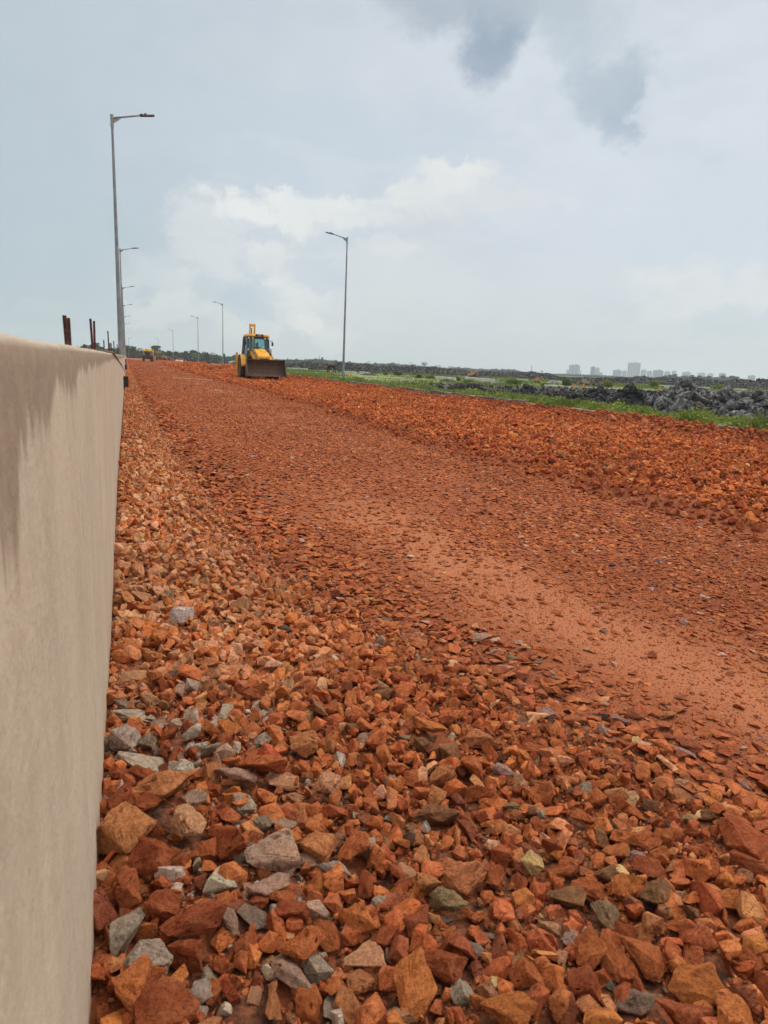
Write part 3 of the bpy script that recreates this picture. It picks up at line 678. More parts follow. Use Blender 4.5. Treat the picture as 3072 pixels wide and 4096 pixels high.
def wall():
    ysw = np.concatenate([np.arange(-2.5, .3, .1), np.arange(.3, 3, .012), geo(3, 12, .02, 1.02), geo(12.3, 260, .4, 1.05)])
    prof = [(WX1, -.25), (WX1, 0), (WX1, .35), (WX1, .7), (WX1, .95), (WX1, 1.04), (WX1, 1.085), (WX1-.001, 1.104), (WX1-.004, 1.111), (WX1-.011, WTOP), (WX1-.08, WTOP+.002), (WX0+.05, WTOP+.002), (WX0, WTOP-.01), (WX0, .5), (WX0, -.25)]
    V = []; npf = len(prof)
    nzt = fbm(ysw*9, ysw*0+2, 4)-.5; nzs = fbm(ysw*2.2, ysw*0+8, 3)-.5
    for i, y in enumerate(ysw):
        for j, (x, z) in enumerate(prof):
            t = sst(np.array(z), .98, WTOP)
            n_ = float(fbm(np.array(y*6.+j*3), np.array(z*20.), 3)-.5)
            V.append((x+(.0035*n_*float(t) if j < 9 else 0)-.02*float(sst(np.array(y), 2, 7)), y, z+float(t)*(.004*nzt[i]+.006*nzs[i])))
    F = []
    for i in range(len(ysw)-1):
        for j in range(npf-1): a = i*npf+j; F.append((a, a+1, a+npf+1, a+npf))
    me = np_mesh('concrete_wall', V, F, wall_mat(), smooth=True)
    bm = bmesh.new(); bm.from_mesh(me); bmesh.ops.holes_fill(bm, edges=[e for e in bm.edges if e.is_boundary], sides=40); bmesh.ops.recalc_face_normals(bm, faces=bm.faces); bm.to_mesh(me); bm.free()
    o = link_mesh('concrete_wall', me, None); tag(o, 'long beige cast concrete wall with a damp brown stain dripping from its top', 'wall')
wall()
# rebar stubs in the wall top
def rebar_mesh(L, r):
    m_ = MB(); m_.cyl((0, 0, -.04), (0, 0, L), r, r, 10)
    k = 0; z = .004
    while z < L-.004:
        m_.cyl((0, 0, z), (0, 0, z+.0022), r*1.2, r*1.2, 8); z += .0062
    return m_
M_RUST = mat('rusty_steel', (.12, .035, .025), .85, .5, 60, .6, 150); M_DKRUST = mat('dark_rusty_steel', (.05, .03, .028), .85, .4, 60, .5, 150)
rb = [(268, 1378, 1262, 1, 'rusty ribbed rebar stub nearest the camera on the wall top'), (279, 1379, 1272, 0, None), (371, 1392, 1275, 1, 'rusty ribbed rebar stub second along the wall top, with its shorter twin behind it'), (379, 1394, 1284, 0, None),
      (417, 1399, 1360, 2, 'thin dark rebar stub behind the wall top, left of the reddish one'), (436, 1404, 1324, 0, 'reddish rebar stub standing between two thin dark ones'), (441, 1405, 1372, 0, 'short rebar stub touching the right side of the reddish one'),
      (447, 1408, 1371, 2, None), (457, 1411, 1363, 0, None), (470, 1413, 1377, 0, None), (475, 1414, 1391, 0, None), (480, 1415, 1396, 0, None), (485, 1416, 1398, 2, None)]
for i, (px, y0, y1, kd, lab) in enumerate(rb):
    d0 = pix_dir(px, y0); k = -.205/d0.x; p = Vector((0, 0, EYE))+d0*k
    if p.y > 32: p.y = 30; 
    d1 = pix_dir(px-2, y1); z1 = EYE+d1.z*(p.y/d1.y); L = max(z1-WTOP, .05)
    o = rebar_mesh(L, (.0064 if kd != 2 else .0045)*(1+.07*p.y/4)).build('rebar_stub', M_DKRUST if kd == 2 else M_RUST)
    o.location = (-.205, p.y, WTOP); o.rotation_euler = (random.uniform(-.02, .02), -.03 if kd == 1 else random.uniform(-.02, .02), 0)
    tag(o, lab or ('slender rebar stub pressed against the back of its taller neighbour' if i < 4 else 'short rusty rebar stub in the far row beside the lamp post'), 'rebar', 'rebar stubs along the wall top')
# cable over the wall, scupper plates
def hang():
    pts = []
    for px, py in ((452, 1410), (462, 1424), (474, 1442), (483, 1456), (491, 1470), (500, 1489)):
        d = pix_dir(px, py); k = (-.106)/d.x
        pts.append(Vector((0, 0, EYE))+d*k)
    pts.insert(0, pts[0]+Vector((-.2, -.1, .02)))
    o = MB().tube(pts, .009, 7).build('cable', mat('cable_sheath', (.14, .10, .07), .7)); tag(o, 'thin brown cable hanging diagonally over the wall face', 'cable')
    k = MB(); k.sph(pts[4], .022, (1, 1.3, .8)); k.build('knot', MATS['cable_sheath'], o)
    for py_, z0, hgt, d_, lab in ((21.5, .21, .31, .145, 'largest black plate sticking out from the wall foot'), (41, .38, .26, .12, 'small black plate on the wall beyond the largest one'), (60, .50, .36, .10, 'farthest narrow black plate on the wall')):
        m_ = MB(); m_.box((d_/2, 0, hgt/2), (d_, .05, hgt), bev=.01); m_.box((d_/2, -.03, hgt-.02), (d_, .04, .03)); 
        o = m_.build('wall_plate', mat('black_steel', (.025, .025, .026), .6, .3, 10)); o.location = (-.115, py_, z0); tag(o, lab, 'plate', 'black plates on the wall')
        b_ = MB(); b_.prism([(0, 0), (.1*d_/.14*.6, 0), (0, -.1)], -.012, .012, axis='y'); b_.build('bracket', MATS['black_steel'], o)
hang()

# ---------------------------------------------------------------- street lamps
M_GALV = mat('galvanised_steel', (.27, .27, .27), .55, .25, 3, .15, 20, metal=.35, col2=(.19, .19, .195))
M_GALV2 = mat('galvanised_sleeve', (.36, .35, .32), .6, .2, 8, .1, 20, metal=.2)
M_LUM = mat('lamp_housing', (.035, .033, .04), .5, .2, 10); M_LENS = mat('lamp_lens', (.12, .07, .07), .3, .1, 10)
def make_lamp(L=8.25):
    r_ = empty('street_lamp'); seg = 8
    m_ = MB(); m_.cyl((0, 0, 0), (0, 0, L-.35), .085, .040, seg); m_.build('pole', M_GALV, r_)
    m_ = MB(); m_.cyl((0, 0, 0), (0, 0, .025), .16, .16, 4)
    for a in range(4): m_.cyl((.11*cos(a*pi/2), .11*sin(a*pi/2), 0), (.11*cos(a*pi/2), .11*sin(a*pi/2), .06), .014, .014, 6)
    m_.build('base_plate', M_GALV2, r_)
    m_ = MB(); m_.cyl((0, 0, L-.42), (0, 0, L), .054, .060, 10); m_.cyl((-.10, 0, L-.32), (.07, 0, L-.32), .008, .008, 6); m_.cyl((0, 0, L), (0, 0, L+.01), .066, .066, 10)
    m_.build('sleeve', M_GALV2, r_)
    a0 = Vector((.04, 0, L-.085)); a1 = Vector((.95, 0, L+.135))
    m_ = MB(); m_.cyl(a0, a1, .034, .027, 10); ar = m_.build('arm', M_GALV, r_)
    m_ = MB(); m_.prism([(.05, L-.10), (.30, L-.075), (.05, L-.26)], -.006, .006, axis='y'); m_.build('gusset', M_GALV2, ar)
    rot = Matrix.Rotation(-.17, 4, 'Y')
    m_ = MB(); m_.box((.99, 0, L+.145), (.11, .09, .085), rot, .012); m_.box((1.12, 0, L+.195), (.09, .08, .06), rot, .01)
    m_.box((1.23, 0, L+.175), (.42, .15, .05), rot, .02, taper=(.9, .7)); lm = m_.build('lamp_head', M_LUM, r_)
    m_ = MB(); m_.box((1.25, 0, L+.150), (.34, .11, .012), rot, .004); m_.build('lens', M_LENS, lm)
    return r_
lamp0 = make_lamp()
LL = [(28.0, 'nearest and tallest looking lamp post rising from the concrete wall'), (60.5, 'second lamp of the wall row, its arm showing just right of the nearest post'), (93, 'third lamp of the wall row counted from the camera'),
      (125, 'fourth lamp of the wall row counted from the camera'), (160, 'fifth lamp of the wall row counted from the camera'), (196, 'sixth lamp of the wall row counted from the camera'), (300, 'farthest lamp of the wall row, seen just clear of the thick post')]
for i, (y, lab) in enumerate(LL):
    o = lamp0 if i == 0 else copy_tree(lamp0)
    o.location = (-.205 if i else -.20, y, WTOP) if i < 6 else (1.0, y, .9)
    if i == 2: o.rotation_euler = (0, .0, .0)
    if i == 6: o.scale = (1, 1, .9)
    tag(o, lab, 'street lamp', 'street lamps along the wall')
RL = [(13.95, 45.5, 'nearest lamp post on the verge side, right of the backhoe loader'), (13.8, 107.8, 'second lamp post of the verge row, just left of the backhoe loader'), (13.8, 146.6, 'third lamp post of the verge row, beside the black heap'),
      (13.4, 221, 'fourth lamp post of the verge row, by the pale sacks'), (13.7, 333, 'lamp post carrying the small yellow sign, beyond the red heaps'), (14.4, 469, 'farthest thin lamp post of the verge row, against the trees')]
for i, (x, y, lab) in enumerate(RL):
    o = copy_tree(lamp0); o.location = (x, y, .12); o.rotation_euler = (0, 0, pi-.25); o.scale = (1, 1, 1.125); tag(o, lab, 'street lamp', 'street lamps along the verge')
o = copy_tree(lamp0); o.location = (16.0, 440, 0); o.rotation_euler = (0, -.03, pi); o.scale = (.6, 1, 1.05); tag(o, 'leaning thin post beside the farthest lamp of the verge row', 'street lamp', 'street lamps along the verge')
# yellow sign on its lamp
m_ = MB(); m_.box((0, 0, 0), (.75, .04, .95), bev=.02); o = m_.build('warning_sign', mat('yellow_board', (.75, .42, .02), .6, .1, 4)); o.location = (13.75, 332.7, 3.05)
tag(o, 'small square yellow sign fixed to the far lamp post', 'sign'); m_ = MB(); m_.box((0, -.03, .02), (.3, .02, .36)); m_.build('dark_symbol', mat('black_paint', (.03, .03, .03), .6), o)

# ---------------------------------------------------------------- kerb stones
def kerb_tone(q, o, c):
    return q.mix(q.new('ShaderNodeObjectInfo').outputs['Random'], c, q.mix(1.0, c, (.5, .5, .48), 'MULTIPLY'))
M_KERB = mat('kerb_concrete', (.28, .23, .19), .95, .35, 6, .7, 40, col2=(.13, .105, .085), extra=kerb_tone)
def kerb_mesh(L):
    m_ = MB(); m_.box((0, 0, 0), (.16, L, .36), bev=.018)
    return m_
kp = [kerb_mesh(.47).build('kerb_stone', M_KERB), kerb_mesh(.62).build('kerb_stone', M_KERB)]; y = 8.2; i = 0; used = set()
while y < 60:
    gap = (27.6 < y < 28.2) or (23.6 < y < 24.6) or (14.6 < y < 16.8 and random.random() < .5) or (34.8 < y < 36.4) or (y > 38 and random.random() < .35) or random.random() < .04 or (y < 13.5 and random.random() < .45)
    if not gap:
        k = i % 2; o = kp[k] if k not in used else None
        if o is None: o = kp[k].copy(); COL.objects.link(o)
        used.add(k); L = .47 if k == 0 else .62
        o.location = (KX+.02+random.uniform(-.02, .02), y+L/2, (.135 if y > 17 else .085)+random.uniform(-.015, .015)); o.rotation_euler = (random.uniform(-.02, .02), random.uniform(-.05, .05), random.uniform(-.03, .03))
        z_ = 'half buried in weeds at the right of the ballast' if y < 17.2 else ('in the bare grey row right of the ballast' if y < 36.5 else 'in the far broken row beyond the first lamp post')
        tag(o, 'weathered grey concrete kerb stone '+z_, 'kerb', 'kerb stones '+z_)
        y += L+.06; i += 1
    else: y += .55

# ---------------------------------------------------------------- foliage tools
def leaf_cloud(nn, centre, rad, size, flat=.7, shell=.35, rng=RS, upz=0):
    d = rng.normal(size=(nn, 3)); d /= np.linalg.norm(d, axis=1)[:, None]; r = rng.uniform(shell, 1, nn)**.6
    P = d*r[:, None]*np.array(rad)+np.array(centre); return P
def leaves(P, size, rng=RS, asp=1.6):
    nn = len(P); s = rng.uniform(.6, 1.3, nn)*size
    a = rng.normal(size=(nn, 3)); a /= np.linalg.norm(a, axis=1)[:, None]; b_ = rng.normal(size=(nn, 3)); b_ -= (b_*a).sum(1)[:, None]*a; b_ /= np.linalg.norm(b_, axis=1)[:, None]
    V = np.stack([P-a*s[:, None]*asp*.5, P+b_*s[:, None]*.5, P+a*s[:, None]*asp*.5, P-b_*s[:, None]*.5], 1).reshape(-1, 3)
    F = np.arange(nn*4).reshape(-1, 4); return V, F
def grass_blades(X, Y, Z, h, w, rng=RS, lean=.5):
    nn = len(X); a = rng.uniform(0, 2*pi, nn); l = rng.uniform(0, lean, nn)*h; b_ = rng.uniform(0, 2*pi, nn)
    P = np.stack([X, Y, Z], -1); dx = np.stack([np.cos(a), np.sin(a), 0*a], -1)*w[:, None]; tip = np.stack([np.cos(b_)*l, np.sin(b_)*l, h], -1)
    V = np.stack([P-dx, P+dx, P+tip*np.array([.45, .45, .6])+dx*.7, P+tip, P+tip*np.array([.45, .45, .6])-dx*.7], 1).reshape(-1, 3)
    return V, np.arange(nn*5).reshape(-1, 5)
L_WEED = leaf_mat('weed_leaf', (.09, .14, .03), (.25, .31, .06), 1.6, (.36, .37, .10)); L_BUSH = leaf_mat('bush_leaf', (.045, .075, .02), (.085, .13, .03), 1.2, (.13, .18, .05))
L_PALE = leaf_mat('pale_scrub_leaf', (.10, .15, .038), (.17, .215, .055), 1.0, (.24, .26, .09)); L_TREE = leaf_mat('tree_leaf', (.028, .050, .020), (.05, .085, .028), .12, (.075, .11, .04))
M_BARK = mat('bark', (.10, .075, .055), .9, .3, 4)
def verge_plants():
    X = RS.uniform(KX+.02, KX+2.5, 70000); Y = 6+RS.uniform(0, 1, 70000)**1.7*62
    d = fbm(X*1.3, Y*1.3, 4); d2 = fbm(X*.5+4, Y*.4, 3)
    k = inview(X, Y, .02) & (d > .40+.1*sst(Y, 30, 60)) & (RS.rand(len(X)) < .35+sst(d, .4, .6)) & ((X-KX > .22) | (Y < 17.5) | (d2 > .56))
    X, Y, d = X[k], Y[k], d[k]; hh = (.05+.20*sst(d, .4, .75))*RS.uniform(.5, 1.3, len(X))*(1+.25*sst(Y, 20, 8))
    Z = Hv(X, Y); sc = 1+sst(Y, 15, 50)
    V1, F1 = grass_blades(X, Y, Z-.01, hh*1.15, .005*sc*RS.uniform(.7, 1.4, len(X)), lean=.9)
    o = link_mesh('verge_grass', np_mesh('verge_grass', V1, F1, L_WEED), None); tag(o, 'fresh green grass blades growing along the raised verge', 'grass', kind='stuff')
    P = np.stack([X, Y, Z+hh*RS.uniform(.35, 1.0, len(X))], -1); P = P[RS.rand(len(P)) < .9]
    V2, F2 = leaves(P, .055, asp=1.3); 
    o = link_mesh('verge_weeds', np_mesh('verge_weeds', V2, F2, L_WEED), None); tag(o, 'leafy green weeds creeping over the kerb and verge', 'weeds', kind='stuff')
verge_plants()
def meadow():
    X = RS.uniform(10, 90, 60000); Y = 45+RS.uniform(0, 1, 60000)**1.3*100
    d = fbm(X*.14, Y*.14, 4); k = inview(X, Y, .02) & (d > .46) & (Y > black_back(X)+3) & (X > 16); X, Y, d = X[k], Y[k], d[k]
    hh = (.06+.25*sst(d, .45, .75))*RS.uniform(.5, 1.3, len(X))
    V, F = grass_blades(X, Y, X*0-.08, hh+.06, .035*RS.uniform(.6, 1.4, len(X)), lean=.8)
    o = link_mesh('meadow_grass', np_mesh('meadow_grass', V, F, L_PALE), None); tag(o, 'light green tufted grass of the flat meadow', 'grass', kind='stuff')
meadow()
BUSH = []
for v in range(5):
    P = np.vstack([leaf_cloud(170, (random.uniform(-.7, .7), random.uniform(-.5, .5), random.uniform(.3, .65)), (random.uniform(.35, .6),)*2+(random.uniform(.3, .5),), .1) for _ in range(6)]); P = P[P[:, 2] > 0]
    V, F = leaves(P, .10); BUSH.append(V)
def bush(px, py, wpx, hpx, pale=False, lab='', name='bush'):
    p = at(px, py, -.03); dist = p.length; w = wpx/FPX*dist; h = hpx/FPX*dist
    V = random.choice(BUSH)*np.array([w/2.1, w/2.1, h/1.05])
    r_ = empty(name, (p.x, p.y, p.z), random.uniform(0, 6)); link_mesh('foliage', np_mesh('foliage', V, np.arange(len(V)).reshape(-1, 4), L_PALE if pale else L_BUSH), None, r_)
    m_ = MB()
    for a in range(4): m_.cyl((0, 0, 0), (cos(a*1.6)*w*.18, sin(a*1.6)*w*.18, h*.6), .03, .012, 5)
    m_.build('stem', M_BARK, r_); tag(r_, lab, 'bush', 'bushes at the far side of the meadow'); return r_
for i, (px, py, w, h, pale, lab) in enumerate([(1590, 1504, 46, 20, 0, 'large dark bush in the middle of the meadow edge'), (1545, 1501, 28, 12, 0, 'round bush left of the large dark bush'), (1680, 1514, 36, 20, 0, 'dark bush in front of the pale channel wall, left end'),
        (1655, 1500, 18, 9, 0, 'small bush behind the pale debris pile'), (1467, 1495, 20, 9, 0, 'small low bush left of the dark earth patch'), (1360, 1487, 22, 9, 0, 'low bush just left of the dark horse'), (1403, 1487, 36, 8, 1, 'pale scrub right of the first verge lamp post'),
        (1500, 1493, 50, 11, 1, 'pale scrub around the small dark earth patch'), (1720, 1516, 50, 16, 1, 'pale scrub right of the dark bush by the channel'), (1832, 1524, 30, 18, 0, 'clipped looking dark bush between the channel wall ends'), (1870, 1530, 56, 16, 1, 'pale scrub below the long white channel wall'),
        (1960, 1506, 26, 12, 0, 'tiny dark bush above the white channel wall'), (2060, 1540, 90, 26, 1, 'wide pale green thicket left of the black peak'), (2020, 1505, 120, 18, 1, 'long pale green thicket under the far black ridge'),
        (2262, 1549, 62, 38, 0, 'tall dark bush left of the orange marker posts'), (2180, 1545, 50, 14, 1, 'low pale scrub left of the tall dark bush'), (2435, 1550, 60, 30, 1, 'pale bush behind the grey clods'), (2610, 1548, 70, 26, 1, 'pale mound of scrub right of the black capped heap'),
        (2740, 1552, 70, 20, 1, 'pale scrub left of the largest grey clay heap'), (2890, 1560, 90, 22, 1, 'pale scrub right of the largest grey clay heap'), (3030, 1570, 90, 26, 1, 'pale thicket at the right border of the picture'), (1200, 1476, 50, 7, 1, 'thin line of scrub right of the loader bucket'),
        (1290, 1480, 40, 8, 0, 'dark low scrub left of the dark horse'), (633, 1445, 30, 10, 0, 'weedy clump round the foot of the sign post lamp'), (830, 1458, 30, 6, 0, 'small bush between the second and third verge lamps'), (1366, 1530, 26, 16, 0, 'dark weed clump at the foot of the first verge lamp post')]):
    bush(px, py, w, h, pale, lab)

for i, (px, py, w, h, lab) in enumerate([(2560, 1668, 60, 40, 'tall leafy weed standing up from the verge in front of the black capped heap'), (2700, 1690, 70, 34, 'bushy weed on the verge before the largest clay heap'), (2830, 1700, 60, 44, 'upright leafy weed below the brown clay block'), (2930, 1722, 90, 40, 'spreading weed hanging over the buried kerb near the right'), (3040, 1745, 90, 46, 'leafy weed clump at the right border of the verge'),
        (2440, 1660, 60, 26, 'low weed clump beside the tipped orange brick'), (2300, 1632, 60, 26, 'weed clump right of the sharp black peak'), (2175, 1612, 50, 24, 'weed clump in front of the sharp black peak'), (1620, 1552, 46, 22, 'leafy clump growing through the gap in the kerb row'), (1560, 1545, 40, 20, 'leafy clump left of the kerb gap'), (1440, 1527, 60, 14, 'strip of blades beside the first bare kerb stones'), (1960, 1588, 60, 26, 'leafy weed by the brown earth heap'), (2080, 1606, 60, 22, 'weed at the end of the bare kerb row')]):
    o = bush(px, py, w, h, True, lab, 'weed_plant'); o['category'] = 'weed'; o['group'] = 'leafy weeds on the verge'; o.location.z = .08
    o.children[0].data.materials[0] = L_WEED
# ---------------------------------------------------------------- clay mounds, clods, ridges
def clay_mat(name, c1, c2, c3):
    m = bpy.data.materials.new(name); m.use_nodes = True; q = N(m.node_tree); b = q.n['Principled BSDF']
    o = q.new('ShaderNodeNewGeometry').outputs['Position']; n1 = q.noise(o, 1.6, 6, .65); n2 = q.noise(o, 9, 5, .7); n3 = q.noise(o, .45, 3, .6)
    c = q.mix(q.ss(n1, .38, .62), c1, c2); c = q.mix(q.ss(q.m('ADD', n2, q.m('MULTIPLY', n3, .5)), .72, .95, 0, .9), c, c3)
    q.put(b.inputs['Base Color'], c); b.inputs['Roughness'].default_value = .85
    q.put(b.inputs['Normal'], q.new('ShaderNodeBump', {'Height': q.m('ADD', n1, n2), 'Strength': .9, 'Distance': .08}).outputs[0]); return m
M_BLACK = clay_mat('black_clay', (.011, .010, .010), (.028, .027, .026), (.06, .057, .054)); M_GREY = clay_mat('grey_clay', (.025, .024, .023), (.11, .106, .10), (.40, .385, .36)); M_BROWN = clay_mat('brown_clay', (.06, .045, .032), (.10, .075, .05), (.19, .15, .10))
CLOD = []
for i in range(16):
    b_ = rough_bm(hull_bm(random.choice((12, 15, 18)), (1, random.uniform(.7, 1), random.uniform(.6, .9)), boxy=.2), .06, 1, .13, 1.8, 100+i, 1); CLOD.append(arr(b_))
def clod_cluster(name, w, d, h, nn, size, m, seed, parent=None, crown=1.0, power=1.5):
    rng = np.random.RandomState(seed); a = rng.uniform(0, 2*pi, nn); r = np.sqrt(rng.uniform(0, 1, nn))
    X = np.cos(a)*r*w/2; Y = np.sin(a)*r*d/2; Z = h*np.clip(1-r**power, 0, 1)*rng.uniform(.75, 1.0, nn)*crown-size*.2
    sc = size*rng.uniform(.5, 1.25, nn)
    B = [(CLOD, np.stack([X, Y, Z], -1), sc, rand_rot(nn), np.ones((nn, 3)))]
    # inner core
    t = np.linspace(0, 2*pi, 25)[:-1]; rr = np.linspace(0, 1, 7); V = [(np.cos(q_)*p_*w/2*.95, np.sin(q_)*p_*d/2*.95, h*.9*(1-p_**power)-.05) for p_ in rr for q_ in t]
    V = np.array(V); F = [[i*24+j, i*24+(j+1) % 24, (i+1)*24+(j+1) % 24] for i in range(6) for j in range(24)]+[[i*24+j, (i+1)*24+(j+1) % 24, (i+1)*24+j] for i in range(6) for j in range(24)]
    B.append(([(V.astype(np.float32), np.array(F, np.int32))], np.zeros((1, 3)), np.ones(1), np.eye(3)[None], np.ones((1, 3))))
    o = merge(name, B, m); 
    if parent: o.parent = parent
    return o
def mound(px, py, w, h, m, size, nn, lab, seed, name='clay_mound', cat='clay heap', grp='black clay heaps beyond the verge', dfac=.8, lumps=1.0, z0=0.0, power=1.7):
    p = at(px, py, z0); dist = p.length; wm = w/FPX*dist; hm = h/FPX*dist; p = p+Vector((p.x, p.y, 0)).normalized()*wm*dfac*.45
    hm = hm*1.04
    o = clod_cluster(name, wm, wm*dfac, hm*.86, nn, size*wm, m, seed, power=power); o.location = (p.x, p.y, z0); o.rotation_euler[2] = -math.atan2(p.x, p.y)
    tag(o, lab, cat, grp); return o
mound(2510, 1640, 150, 104, M_BLACK, .12, 90, 'black capped steep clay heap with grey clods at its foot', 1, power=1.9)
mound(2740, 1668, 210, 130, M_GREY, .19, 60, 'largest grey lumpy clay heap, left of the right border', 2, power=2.4)
mound(2860, 1668, 190, 112, M_GREY, .20, 45, 'grey ridged shoulder on the right of the largest clay heap', 3, power=2.0)
mound(2107, 1602, 110, 84, M_BLACK, .15, 60, 'sharp black clay peak standing beside the brown earth heap', 4, power=1.0)
mound(2000, 1590, 96, 38, M_BROWN, .10, 70, 'brown earth heap left of the sharp black peak', 5)
mound(1870, 1571, 175, 33, M_BLACK, .09, 110, 'long low black clay heap nearest the bare kerb row', 6, power=3)
mound(2390, 1612, 150, 58, M_BLACK, .12, 90, 'black clay heap left of the black capped one', 7, power=2.6)
mound(2250, 1606, 190, 40, M_BLACK, .09, 110, 'low black clay heap behind the weeds, right of the sharp peak', 8, power=3)
mound(3040, 1690, 260, 116, M_GREY, .15, 90, 'broad grey and black clay heap at the right border', 9, power=2.2)
mound(2790, 1672, 130, 62, M_BROWN, .16, 30, 'brownish cracked clay block at the foot of the largest heap', 10, power=3)
mound(2625, 1652, 130, 48, M_BLACK, .13, 70, 'low black clods between the two biggest clay heaps', 12, power=2)
mound(2950, 1690, 130, 42, M_GREY, .15, 50, 'low grey clods in front of the right border heap', 13, power=2)
mound(2185, 1580, 50, 30, M_BROWN, .12, 30, 'small brown earth heap behind the black clay', 11)
# single clods
cl_proto = [np_mesh('clod', V, F, M_GREY) for V, F in CLOD[:8]]; cl_black = [np_mesh('clod', V, F, M_BLACK) for V, F in CLOD[8:]]
for i in range(95):
    px = random.uniform(1780, 3072); base = np.interp(px, [1780, 2100, 2500, 3072], [1572, 1612, 1652, 1706]); py = base-random.uniform(0, 1)**1.5*30
    p = at(px, py, .08); 
    if p.x < KX+2.6: continue
    gr = random.random() < .2+.5*(px > 2400); s_ = random.uniform(.08, .26)
    o = bpy.data.objects.new('clay_clod', random.choice(cl_proto if gr else cl_black)); COL.objects.link(o); o.location = p; o.scale = (s_, s_*.9, s_*.75); o.rotation_euler = [random.uniform(0, 6) for _ in range(3)]
    w_ = ('grey dried' if gr else 'wet black'); t_ = 'left of the black capped heap' if px < 2440 else 'right of the black capped heap'
    tag(o, '%s clay clod lying beside the weedy verge, %s' % (w_, t_), 'clay clod', '%s clods %s' % (w_, t_))
def clods_far():
    X, Y = jgrid(KX+2.6, 74, 12, 54, .55); k = (Y < black_back(X)+1) & inview(X, Y, .02) & (fbm(X*.5, Y*.5, 3) > .42); X, Y = X[k], Y[k]; nn = len(X)
    rr = RS.uniform(.05, .17, nn); B = [(LOD2, np.stack([X, Y, .05+rr*.5], -1), rr, rand_rot(nn), np.ones((nn, 3)))]
    o = merge('clay_crumbs', B, M_BLACK); tag(o, 'black clay crumbs strewn over the churned soil', 'clay', kind='stuff')
clods_far()
# the long spoil bank on the far side of the meadow: profile (pixel x, pixel y of the top, pixel y of the foot)
RB = [(1120, 1456, 1473), (1180, 1452, 1477), (1300, 1452, 1480), (1340, 1450, 1482), (1420, 1456, 1486), (1520, 1461, 1491), (1620, 1463, 1493), (1700, 1466, 1496), (1780, 1472, 1499), (1850, 1479, 1501), (1880, 1484, 1502), (1960, 1485, 1506), (2060, 1486, 1509), (2130, 1486, 1514), (2190, 1490, 1518),
      (2215, 1499, 1519), (2270, 1509, 1520), (2330, 1507, 1526), (2380, 1511, 1528), (2440, 1511, 1532), (2520, 1507, 1532), (2600, 1510, 1533), (2660, 1509, 1534), (2700, 1513, 1536), (2760, 1510, 1540), (2830, 1519, 1545), (2900, 1520, 1546), (2980, 1518, 1550), (3072, 1517, 1556), (3250, 1522, 1566)]
def bank():
    P = []; xs = np.arange(1120, 3240, 5.0); foot = np.interp(xs, [r[0] for r in RB], [r[2] for r in RB]); top = np.interp(xs, [r[0] for r in RB], [r[1] for r in RB])
    V = []; nr = 9; lum = []
    for k, (px, fy, ty) in enumerate(zip(xs, foot, top)):
        f_ = at(px, fy, 0); D = math.hypot(f_.x, f_.y); D = min(D, 165); dr = Vector((f_.x, f_.y, 0)).normalized(); d_ = pix_dir(px, ty); tz = EYE+(D+4)*d_.z/math.hypot(d_.x, d_.y)
        tz = max(tz, .5); tz *= 1+.55*(float(fbm(np.array(px*.045), np.array(1.), 4))-.5)
        for j in range(nr):
            t = j/(nr-1); q_ = dr*(D+10*t-1); hh = tz*math.sin(min(t*1.25, 1)*pi/2 if t < .8 else pi/2-(t-.8)*3)
            n_ = float(fbm(np.array(q_.x*.9), np.array(q_.y*.9), 3)-.5)
            V.append((q_.x, q_.y, hh*(1+.3*n_)-.12*(1-t)))
            for _ in range(4):
                if t < .75: lum.append((q_.x+random.uniform(-.6, .6), q_.y+random.uniform(-.6, .6), hh*(1+.25*n_)-.1, random.uniform(.10, .38)*(.6+.4*tz/1.8)))
    F = [(i*nr+j, i*nr+j+1, (i+1)*nr+j+1, (i+1)*nr+j) for i in range(len(xs)-1) for j in range(nr-1)]
    F = [t for f in F for t in ((f[0], f[1], f[2]), (f[0], f[2], f[3]))]
    lum = np.array(lum); B = [(LOD2, lum[:, :3], lum[:, 3], rand_rot(len(lum)), np.ones((len(lum), 3))), ([(np.array(V, np.float32), np.array(F, np.int32))], np.zeros((1, 3)), np.ones(1), np.eye(3)[None], np.ones((1, 3)))]
    o = merge('spoil_bank', B, clay_mat('bank_clay', (.026, .025, .026), (.052, .05, .05), (.085, .08, .08))); tag(o, 'long dark bank of dumped clay on the far side of the meadow', 'terrain', kind='structure')
bank()
FG = 'dumped heaps on the horizon'
mound(2573, 1533, 80, 34, M_BLACK, .05, 150, 'smooth rounded black heap below the tall pale tower', 20, cat='spoil heap', grp=FG, name='spoil_heap', power=1.8)
mound(2668, 1535, 46, 27, M_BLACK, .07, 60, 'small dark heap right of the smooth rounded one', 21, cat='spoil heap', grp=FG, name='spoil_heap')
mound(3045, 1556, 120, 46, M_BLACK, .05, 150, 'dark heap rising at the far right border', 22, cat='spoil heap', grp=FG, name='spoil_heap', power=1.3)
mound(2340, 1542, 150, 32, M_BROWN, .05, 120, 'brown and green earth mound right of the tall dark bush', 23, cat='spoil heap', grp=FG, name='spoil_heap')
mound(1895, 1512, 50, 16, M_BLACK, .07, 50, 'little dark heap with the orange digger beside it', 24, cat='spoil heap', grp=FG, name='spoil_heap')
mound(1480, 1500, 60, 9, M_BROWN, .06, 50, 'flat dark earth patch among pale scrub', 25, cat='spoil heap', grp=FG, name='spoil_heap')
mound(1790, 1526, 60, 12, M_BROWN, .06, 50, 'low brown earth heap below the left channel wall', 26, cat='spoil heap', grp=FG, name='spoil_heap')
mound(836, 1453, 85, 34, M_BLACK, .05, 150, 'pointed black heap between the two middle verge lamps', 27, cat='spoil heap', grp=FG, name='spoil_heap', power=1.0)
